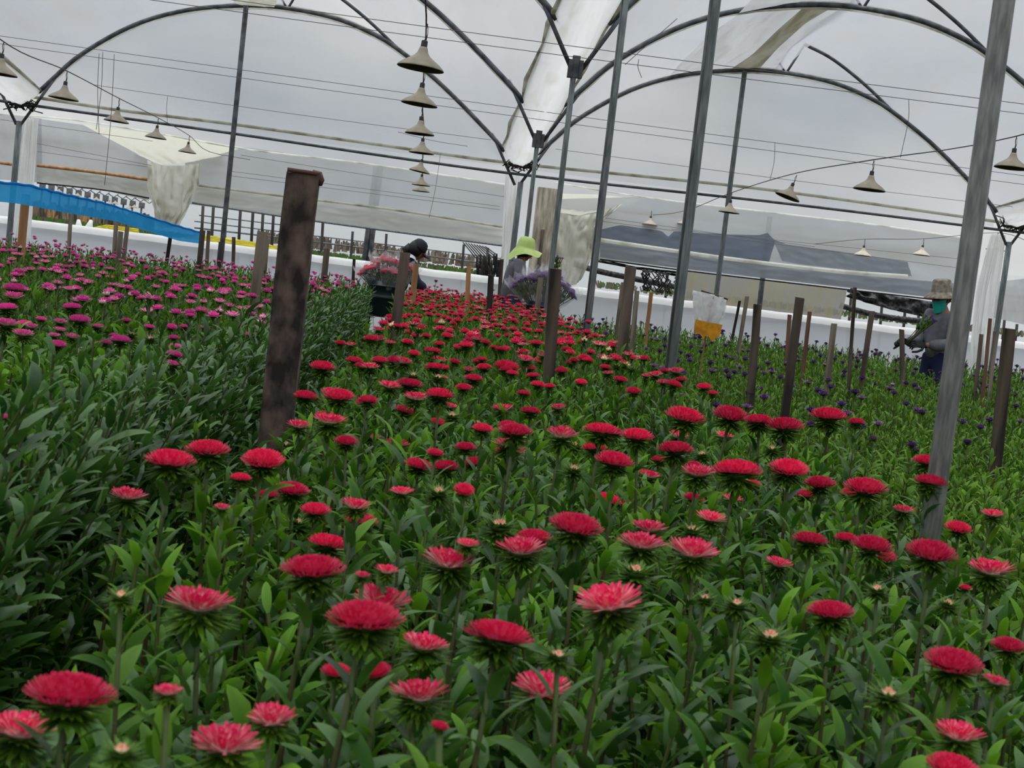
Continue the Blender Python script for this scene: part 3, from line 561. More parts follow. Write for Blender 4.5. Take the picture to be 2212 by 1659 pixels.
# ---------------------------------------------------------------- wooden stakes
def stake(xt, yt, xb, yb, w, mt, lab, Y, dep=.8, name='wooden_stake', round_=False, hook=False):
    a, b = at(xt, yt, Y), at(xb, yb, Y); W_ = w / 3000 * Y * (.9 if name == 'wooden_stake' else 1)
    k = a.z / max(.05, (a.z - b.z)); base = Vector((a.x + (b.x - a.x) * k, Y, 0)); h = a.z
    m = MB(); n = 12; seg = 12 if round_ else 8; rnd = random.Random(int(xt * 7 + yt))
    vs = []; ts = []
    for i in range(n):
        t = i / (n - 1); cxx = (a.x - base.x) * t; wob = .06 * W_ * noise.noise(Vector((xt, i * .6, 0)))
        for j in range(seg):
            if round_: c, s = math.cos(2 * PI * j / seg) * .5, math.sin(2 * PI * j / seg) * .5
            else: c, s = [(-.5, -.42), (-.42, -.5), (.42, -.5), (.5, -.42), (.5, .42), (.42, .5), (-.42, .5), (-.5, .42)][j]
            q = 1 + .05 * noise.noise(Vector((j * .9, i * .8, xt)))
            vs.append((cxx + wob + c * W_ * q, s * W_ * dep * q, t * h + (i == n - 1) * .12 * W_ * noise.noise(Vector((c * 3, s * 3, xt)))))
    fs = [(i * seg + j, i * seg + (j + 1) % seg, (i + 1) * seg + (j + 1) % seg, (i + 1) * seg + j) for i in range(n - 1) for j in range(seg)]
    fs.append(tuple(range((n - 1) * seg, n * seg))); m.add(vs, fs, 0, None, round_)
    o = obj(name, m.mesh('stake', M[mt]), None, base); tag(o, lab, 'stake'); return o, a, base
M['big'] = mat('stained_brown_post', (.016, .013, .012), .9, col2=(.125, .085, .068), scale=20, stretch=(1, 1, .55), bump=.6)
big, a, base = stake(655, 372, 592, 980, 69, 'big', 'big brown stained post standing close at the left edge of the red asters', 3.9, .9, 'wooden_post')
m = MB(); h = a.z; W_ = 69 / 3000 * 3.9; ox = a.x - base.x
m.tube([(ox + W_ * .30, -W_ * .2, h - .001), (ox + W_ * .50, -W_ * .22, h - .004), (ox + W_ * .56, -W_ * .2, h - .018), (ox + W_ * .54, -W_ * .15, h - .03)], [.010, .012, .012, .009], 8)
m.tube([(ox - W_ * .44, -W_ * .45, h), (ox + W_ * .46, -W_ * .44, h - .002)], .006, 8)
obj('top_lip', m.mesh('post_lip', M['rust']), big)
STAKES = [
 (56, 420, 44, 556, 19, 'w_tan', 'flat tan stake holding up the blue band beside the Y column', 13.0, .25),
 (43, 530, 40, 560, 7, 'w_black', 'short black peg at the foot of the flat tan stake', 12.8, .6),
 (153, 462, 149, 532, 8, 'w_grey', 'thin grey stake under the blue band, right after the flat tan stake', 17.0, .8),
 (251, 482, 246, 556, 9, 'w_grey', 'grey stake under the blue band, first of a trio', 17.5, .8),
 (261, 500, 253, 588, 11, 'w_grey', 'pale grey stake in the middle of the trio under the blue band', 15.0, .8),
 (275, 490, 268, 552, 9, 'w_grey', 'grey stake under the blue band, last of a trio', 18.0, .8),
 (368, 512, 361, 560, 8, 'w_black', 'thin black stake under the sloping end of the blue band', 18.0, .8),
 (438, 497, 430, 578, 12, 'w_dark', 'dark stake where the blue band is tied off', 16.5, .8),
 (451, 498, 447, 565, 8, 'w_brown', 'slim brown stake just behind the end of the blue band', 19.3, .8),
 (505, 512, 504, 565, 8, 'w_brown', 'slim brown stake right of the black pipe stub', 18.5, .8),
 (567, 500, 548, 668, 24, 'w_grey', 'broad weathered grey stake left of the big brown post', 8.9, .4),
 (578, 515, 572, 585, 9, 'w_grey', 'narrow grey stake just behind the broad weathered one', 16.5, .8),
 (706, 538, 699, 612, 14, 'w_brown', 'brown stake between the big brown post and the red bouquets', 16.5, .8),
 (765, 560, 762, 620, 7, 'w_black', 'thin black stake left of the red bouquets', 17.5, .8),
 (876, 546, 849, 738, 24, 'w_brown', 'split brown stake standing in front of the red bouquets', 7.6, .6),
 (899, 570, 891, 650, 14, 'w_tan', 'flat tan stake in front of the worker with the dark cap', 12.8, .3),
 (1013, 575, 1008, 665, 11, 'w_tan', 'slim tan stake between the two women', 13.5, .5),
 (1061, 594, 1056, 682, 14, 'w_black', 'black stake left of the lime hat worker', 12.0, .6),
 (1084, 560, 1078, 650, 9, 'w_dark', 'thin dark stake just left of the lime hat worker', 18.0, .6),
 (1168, 600, 1160, 675, 12, 'w_grey', 'flat pale stake in front of the purple bouquets', 12.2, .3),
 (1200, 582, 1184, 830, 28, 'w_dark', 'dark cracked stake between the slim poles in the red asters', 5.8, .8),
 (1362, 577, 1343, 770, 25, 'w_brown', 'pale brown square stake between two steel poles', 8.2, .8),
 (1376, 628, 1370, 695, 11, 'w_grey', 'thin grey stake half hidden behind the pale brown stake', 12.5, .8),
 (1407, 632, 1400, 690, 9, 'w_tan', 'slim tan stake left of the seamed pole', 14.0, .8),
 (1345, 610, 1336, 680, 8, 'w_grey', 'thin grey stake left of the pale brown stake', 14.0, .8),
 (1598, 650, 1592, 680, 6, 'w_black', 'very thin black stake right of the yellow trap', 16.0, .8),
 (1614, 640, 1603, 708, 9, 'w_grey', 'slim grey stake right of the yellow trap', 13.5, .7),
 (1637, 658, 1627, 785, 18, 'w_dark', 'short dark stake with a split top in the purple asters', 7.4, .7),
 (1728, 643, 1694, 905, 20, 'w_dark', 'tall leaning dark stake in the middle of the purple asters', 5.2, .7),
 (1706, 680, 1702, 735, 9, 'w_red', 'small reddish stake behind the tall leaning one', 12.0, .7),
 (1749, 673, 1741, 745, 9, 'w_red', 'reddish stake right of the tall leaning one', 11.5, .7),
 (1802, 699, 1793, 775, 13, 'w_grey', 'short pale grey stake in the purple asters', 9.6, .7),
 (1847, 621, 1838, 760, 8, 'w_dark', 'tall thin dark stake in front of the torn net', 10.0, .7),
 (1884, 672, 1872, 752, 12, 'w_brown', 'brown stake in front of the yellow sheet near the masked worker', 10.6, .7),
 (1948, 712, 1949, 772, 11, 'w_brown', 'short brown stake left of the masked worker', 11.0, .7),
 (2120, 722, 2112, 800, 9, 'w_brown', 'short brown stake just right of the thick pale pole', 10.5, .7),
 (2139, 688, 2128, 805, 8, 'w_red', 'tall thin reddish stake right of the thick pale pole', 10.2, .7),
 (2150, 716, 2142, 805, 9, 'w_grey', 'grey stake between the reddish stake and the Y column', 10.4, .7),
 (2181, 710, 2163, 880, 27, 'w_dark', 'thick dark brown stake at the picture edge by the Y column', 5.9, .8)]
for xt, yt, xb, yb, w, mt, lab, Y, dep in STAKES: stake(xt, yt, xb, yb, w, mt, lab, Y, dep)
# yellow sticky trap in its plastic bag on a stick
YT = 9.6; c = at(1535, 640, YT)
e = empty('sticky_trap', (c.x, YT, 0), 'yellow sticky trap in a clear plastic bag on a stick above the purple asters', 'insect trap')
loc = lambda x, y, d=0: at(x, y, YT + d) - Vector((c.x, YT, 0))
def locgrid(rows, n=14, amp=.01, off=0, rr=10):
    R = [polyline([loc(x, y, off) for x, y in r], n) for r in rows]; P = []
    for i in range(rr):
        t = i / (rr - 1) * (len(R) - 1); a_ = min(int(t), len(R) - 2)
        P.append([R[a_][j].lerp(R[a_ + 1][j], t - a_) + Vector((0, amp * noise.noise(Vector((i * .7, j * .6, off * 50))), 0)) for j in range(n)])
    m = MB(); m.grid(P); return m.mesh('sheet', M['bag'])
obj('bag', locgrid([[(1497, 627), (1540, 636), (1571, 645)], [(1498, 665), (1540, 672), (1566, 675)], [(1499, 712), (1520, 716), (1556, 712)]], amp=.07), e)
obj('bag_back', locgrid([[(1497, 627), (1540, 636), (1571, 645)], [(1498, 665), (1540, 672), (1560, 675)], [(1499, 705), (1520, 710), (1550, 700)]], amp=.05, off=.05), e)
m = MB()
top = [loc(x, y, -.05) for x, y in [(1504, 690), (1530, 696), (1561, 702)]]; T = polyline(top, 15)
B = [loc(x, y, -.05) for x, y in [(1499, 717), (1506, 721), (1512, 722), (1517, 728), (1519, 737), (1523, 727), (1528, 724), (1533, 731), (1538, 738), (1541, 738), (1545, 731), (1549, 728), (1553, 729), (1556, 722), (1558, 712)]]
m.grid([T, B], 0, False); m.grid([[p + Vector((0, .012, 0)) for p in T], [p + Vector((0, .012, 0)) for p in B]], 0, False); m.grid([T, [p + Vector((0, .012, 0)) for p in T]], 0, False)
obj('yellow_card', m.mesh('card', M['trap']), e)
m = MB(); m.tube([loc(1541, 640, .03), loc(1529, 694, .03), (loc(1515, 760, .03).x, .03, 0)], .006, 6); obj('stick', m.mesh('stick', M['w_tan']), e)
m = MB(); m.tube([loc(1515, 628, .01), loc(1545, 637, .01), loc(1572, 647, .01)], .006, 6); obj('top_bar', m.mesh('bar', M['w_dark']), e)
# ================================================================ asters
KINDS = ('full', 'semi', 'bud')
def leaf(m, base, az, el, Ln, Wd, droop=1.0, mi=0, segs=5, serr=0.0, fold=.25, rnd=random, tw=0):
    """one lance-shaped leaf: folded along the midrib, arching down, toothed edge"""
    b = Vector(base); h = Vector((math.cos(az), math.sin(az), 0)); s = Vector((-math.sin(az), math.cos(az), 0)); p = b.copy(); e = el; vs = []; ts = []; to = random.uniform(-.45, .35)
    for i in range(segs + 1):
        t = i / segs; w = Wd * .5 * (math.sin(PI * min(1, t ** .8 * .93 + .07)) ** .8 + .06) * (1 + (serr if i % 2 else -serr) * (0 < i < segs))
        if i == segs: w = Wd * .02
        up = Vector((-math.cos(az) * math.sin(e), -math.sin(az) * math.sin(e), math.cos(e)))
        sd = s * math.cos(tw) + up * math.sin(tw)
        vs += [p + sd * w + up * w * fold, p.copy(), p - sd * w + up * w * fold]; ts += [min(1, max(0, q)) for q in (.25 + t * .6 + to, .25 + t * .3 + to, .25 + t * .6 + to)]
        p = p + (h * math.cos(e) + Vector((0, 0, math.sin(e)))) * (Ln / segs); e -= droop / segs
    fs = []
    for i in range(segs):
        a = i * 3; fs += [(a, a + 1, a + 4, a + 3), (a + 1, a + 2, a + 5, a + 4)]
    m.add(vs, fs, mi, ts)
def petal(m, r0, z0, az, el, Ln, Wd, curl, mi=0, segs=3, flip=1, tb=0.0):
    h = Vector((math.cos(az), math.sin(az), 0)); s = Vector((-math.sin(az), math.cos(az), 0)); p = h * r0 + Vector((0, 0, z0)); e = el; vs = []; ts = []
    for i in range(segs + 1):
        t = i / segs; w = Wd * .5 * (.55 + .75 * t if t < .7 else .9 * (1.35 - t) / .65 + .1)
        vs += [p + s * w, p - s * w]; ts += [min(1, tb + t * 1.25)] * 2
        p = p + (h * math.cos(e) + Vector((0, 0, math.sin(e)))) * (Ln / segs); e += curl / segs
    m.add(vs, [(2 * i, 2 * i + 1, 2 * i + 3, 2 * i + 2) for i in range(segs)], mi, ts)
def head_mesh(kind, seed, hi=True):
    """flower head of unit radius, base at z=0"""
    r = random.Random(seed); m = MB()
    if kind == 'full':
        m.lathe([(0, .36), (.3, .34), (.55, .26), (.66, .14), (.55, .03), (0, .0)], 14, t=.9)
        rings = 8 if hi else 4; n0 = 58 if hi else 20
        for i in range(rings):
            f = i / (rings - 1); n = int(n0 * (1 - .55 * f)); rb = lerp(.44, .08, f); el = lerp(-.20, 1.45, f ** .9); ln = lerp(.64, .30, f)
            for k in range(n):
                petal(m, rb, lerp(.04, .20, f), 2 * PI * (k + .5 * (i % 2) + r.uniform(-.25, .25)) / n, el + r.uniform(-.08, .08), ln * r.uniform(.92, 1.03), .105 if hi else .26, lerp(1.2, .10, f) + r.uniform(-.15, .2), tb=r.uniform(-.75, -.1), segs=4 if hi else 2)  # random tb leaves some tips paler: glossy highlights put into the petal colour
    elif kind == 'semi':
        m.lathe([(0, .22), (.3, .2), (.45, .12), (.4, 0), (0, 0)], 12, t=.1)
        rings = 5 if hi else 3; n0 = 38 if hi else 16
        for i in range(rings):
            f = i / (rings - 1); n = int(n0 * (1 - .4 * f)); rb = lerp(.36, .16, f); el = lerp(.38, 1.25, f); ln = lerp(.78, .34, f)
            for k in range(n):
                petal(m, rb, lerp(.06, .16, f), 2 * PI * (k + .5 * (i % 2) + r.uniform(-.3, .3)) / n, el + r.uniform(-.14, .14), ln * r.uniform(.82, 1.1), .13 if hi else .28, r.uniform(-.1, .35), tb=r.uniform(-.35, .35), segs=4 if hi else 2)
    else:
        m.lathe([(0, .42), (.3, .40), (.5, .28), (.45, .05), (0, 0)], 12, t=.0)
        n0 = 20 if hi else 10
        for i in range(3):
            f = i / 2
            for k in range(int(n0 * (1 - .3 * f))):
                petal(m, lerp(.38, .12, f), lerp(.12, .32, f), 2 * PI * (k + .5 * (i % 2) + r.uniform(-.3, .3)) / int(n0 * (1 - .3 * f)), lerp(.9, 1.45, f), .42 * r.uniform(.7, 1.2), .15, -.3, tb=r.uniform(-.5, .25), segs=3 if hi else 2)
    return m
def bract_mesh(seed, hi=True, kd='full'):
    r = random.Random(seed); m = MB(); m.lathe([(0, .02), (.5, .03), (.5, -.06), (.22, -.22), (.06, -.42), (0, -.42)], 10, t=.1)
    el = dict(full=(-.02, -.22, -.45, -.15), semi=(-.05, -.30, -.5, -.1), bud=(.25, -.05, -.35, .1))[kd]; ls = dict(full=(1.08, 1.12, .9, 1.0), semi=(1.25, 1.3, 1.1, 1.5), bud=(1.25, 1.4, 1.25, 1.6))[kd]
    for i in range(4 if hi else 2):
        n = (34, 28, 20, 9)[i] if hi else (12, 9)[i]
        for k in range(n):
            leaf(m, (0, 0, -.06 - .11 * i), 2 * PI * (k + r.random() * .6) / n, el[i] + r.uniform(-.16, .16), ls[i] * r.uniform(.75, 1.1), .19, (-.35, -.25, .0, .3)[i], segs=3 if hi else 2, fold=.3)
    return m
def stem_leaves(seed, H, n, L0, L1, segs, top=.96, z0=.12, serr=.18, mi=0, wide=1.0):
    r = random.Random(seed); m = MB(); ga = 2.4
    for i in range(n):
        f = i / (n - 1); z = lerp(z0, H * top, f); ln = lerp(L0, L1, f ** .8) * r.uniform(.8, 1.2); wd = ln * lerp(.40, .25, f) * wide
        leaf(m, (.002 * math.cos(ga * i), .002 * math.sin(ga * i), z), ga * i + r.uniform(-.3, .3), lerp(.55, 1.12, f) + r.uniform(-.25, .25), ln, wd, r.uniform(.3, 1.2), mi, segs, serr * (1 - f), rnd=r, tw=r.uniform(-.5, .5))
    return m
HH = .70                                                   # stem height of the template plants
def stem_m(seed):
    r = random.Random(seed); m = MB(); bx, by = r.uniform(-.02, .02), r.uniform(-.02, .02)
    m.tube([(bx * math.sin(PI * t), by * math.sin(PI * t), -.08 * (t == 0) + HH * t) for t in (0, .2, .4, .6, .8, 1)], [.0042, .0042, .0038, .0034, .0030, .0032], 6, t=[0, 0, 0, .1, .35, .85]); return m
NM = {'red': 'red_aster', 'mag': 'pink_aster', 'pur': 'purple_aster'}
KINDS = ('full', 'semi', 'bud')
PM = {'red': dict(full=M['red'], semi=M['redsemi'], bud=M['redbud']), 'mag': dict(full=M['mag'], semi=M['magsemi'], bud=M['magsemi']), 'pur': dict(full=M['pur'], semi=M['pursemi'], bud=M['pursemi'])}
LM = {'red': ['leaf', 'leaf2'], 'mag': ['leaf', 'leaf2'], 'pur': ['leaf_p', 'leaf']}
heads = {}; NV = 3
for kd in KINDS:
    for v in range(NV):
        base_ = head_mesh(kd, v * 7 + 1); lo = head_mesh(kd, v * 7 + 2, False)
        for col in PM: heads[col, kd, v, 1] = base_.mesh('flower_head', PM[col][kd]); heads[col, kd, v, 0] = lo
bracts = {(i, kd): bract_mesh(i, True, kd).mesh('bracts', M['bract']) for i in range(3) for kd in KINDS}
stems = [stem_m(i).mesh('stem', M['stem']) for i in range(3)]
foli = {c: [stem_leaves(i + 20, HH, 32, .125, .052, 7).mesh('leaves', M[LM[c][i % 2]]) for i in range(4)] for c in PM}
# whole small plants in one mesh for the far rows: head, bracts, upper stem and leaves
def scaled(m2, s, dz, mi):
    return [(x * s, y * s, z * s + dz) for x, y, z in m2.v], m2.f, mi, m2.t
whole = {}
for col in PM:
    for kd in KINDS:
        for v in range(NV):
            m = MB(); hr = .034; m.add(*scaled(heads[col, kd, v, 0], hr, HH, 0)); m.add(*scaled(bract_mesh(v + 5, False), hr * .9, HH, 1))
            m.tube([(0, 0, 0), (0, 0, HH)], .0035, 4, 2, [0, .6]); q = stem_leaves(v + 40, HH, 16, .10, .05, 3, z0=.25, mi=3); m.add(q.v, q.f, 3, q.t)
            whole[col, kd, v] = m.mesh('aster', [PM[col][kd], M['bract'], M['stem'], M[LM[col][v % 2]]])
CAT = {'red': 'aster', 'mag': 'aster', 'pur': 'aster'}
LAND = {'red': [('at the foot of the split brown stake', 850, 730), ('around the foot of the dark cracked stake', 1190, 800), ('by the pale brown square stake', 1350, 760), ('around the foot of the seamed steel pole', 1450, 790), ('close beside the big brown post', 660, 830), ('just in front of the two women', 1000, 670), ('on the path edge below the bucket', 790, 720), ('below the chain of three crimson blooms', 1640, 960), ('near the foot of the thick pale pole', 2010, 1060),
 ('near the heavy tilted crimson bloom', 1078, 1400), ('near the very wide crimson dome', 790, 1380), ('near the solid crimson bloom standing alone', 1795, 1370), ('near the wide dark crimson bloom of the centre', 1245, 1170), ('beside the ragged two-part outermost bloom', 290, 1110), ('below the shaggy light crimson bloom', 720, 970), ('below the long flat crimson bloom', 1870, 1090), ('near the cup-shaped streaked bloom', 430, 1350), ('around the two joined crimson blooms', 1340, 960), ('near the crimson bloom above a streaked one', 1110, 990), ('in front of the purple bouquets', 1120, 700), ('in the middle between the two dark stakes', 1030, 740), ('near the tall domed crimson bloom', 870, 820), ('between two dark stakes by the large flat bloom', 1060, 830), ('among the even rows by the slim steel pole', 1250, 730), ('below the two joined blooms near the leaf gap', 1420, 1080), ('near the big rounded crimson bloom', 640, 1180), ('around the lower corner by the largest dome', 200, 1560), ('around the corner by the very wide dark bloom', 2050, 1500), ('at the bottom edge below the heavy bloom', 1300, 1580)],
 'mag': [('by the broad weathered grey stake', 550, 650), ('by the flat tan stake', 45, 570), ('under the middle of the blue band', 250, 590), ('around the foot of the tall steel post', 470, 600), ('on the dark flank along the path', 690, 680), ('around the two stacked dark pink blooms', 380, 760), ('around the broad pink bloom on a dark stem', 260, 740), ('near the bright largest pink bloom', 170, 690), ('at the picture edge', 20, 690), ('in the middle of the pink bed', 330, 660), ('at the end behind the big brown post', 720, 610), ('under the end of the blue band', 390, 580), ('near the flat tan stake second row', 120, 610), ('between the steel post and broad grey stake', 510, 690), ('left of the big brown post', 590, 720)],
 'pur': [('below the yellow sticky trap', 1530, 740), ('by the short dark split stake', 1630, 780), ('around the tall leaning dark stake', 1700, 860), ('by the short pale grey stake', 1795, 780), ('in front of the masked worker', 1950, 790), ('beyond the thick pale pole at the picture edge', 2150, 880), ('by the slim poles at the far corner', 1290, 670), ('behind the seamed steel pole', 1440, 690), ('above the tallest crimson bloom', 1810, 860), ('just left of the thick pale pole', 1980, 880), ('beside the foot of the thick pale pole', 2080, 1000), ('behind the chain of three crimson blooms', 1620, 850)]}
def where(col, x, y, z):
    u_, v_, _ = pix((x, y, z)); return min(LAND[col], key=lambda q: (q[1] - u_) ** 2 + (1.6 * (q[2] - v_)) ** 2)[0]
CN = {'red': 'red', 'mag': 'pink', 'pur': 'purple'}
def auto(col, k, x, y, z, sz=''):
    w1 = {'full': 'open', 'semi': 'pale-streaked', 'bud': 'budding'}[k]; w = where(col, x, y, z)
    return '%s%s %s aster %s' % (sz, w1, CN[col], w), '%s%s %s asters %s' % (sz, w1, CN[col], w)
def near_aster(col, kd, x, y, zh, R, lab, grp=None, tilt=(0, 0), v=None, foliage=True, hi=True):
    v = random.randrange(NV) if v is None else v; s = zh / HH
    e = empty(NM[col], (x, y, 0), lab, 'aster', grp); e.rotation_euler = (0, 0, random.uniform(0, 6.28))
    st = obj('stem', stems[random.randrange(3)], e); st.scale = (max(.9, R / .034 * .95),) * 2 + (s,)
    if foliage:
        fo = obj('leaves', random.choice(foli[col]), e); fo.scale = (1.1, 1.1, s * .98)
    R3 = Matrix.Rotation(-e.rotation_euler.z, 3, 'Z'); t = R3 @ Vector((tilt[0], tilt[1], 0))
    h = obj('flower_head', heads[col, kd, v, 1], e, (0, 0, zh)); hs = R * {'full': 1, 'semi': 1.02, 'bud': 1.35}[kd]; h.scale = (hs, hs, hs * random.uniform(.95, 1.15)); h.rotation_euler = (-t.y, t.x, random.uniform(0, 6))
    b = obj('bracts', bracts[v % 3, kd], e, (0, 0, zh)); bs = R * 1.0 if kd != 'bud' else R * 2.5; b.scale = (bs,) * 3; b.rotation_euler = (-t.y, t.x, random.uniform(0, 6))
    return e
def far_aster(col, kd, x, y, zh, sc, lab, grp):
    o = obj(NM[col], whole[col, kd, random.randrange(NV)], None, (x, y, 0)); o.scale = (sc, sc, zh / HH); o.rotation_euler = (random.uniform(-.09, .09), random.uniform(-.09, .09), random.uniform(0, 6.28))
    tag(o, lab, 'aster', grp); return o
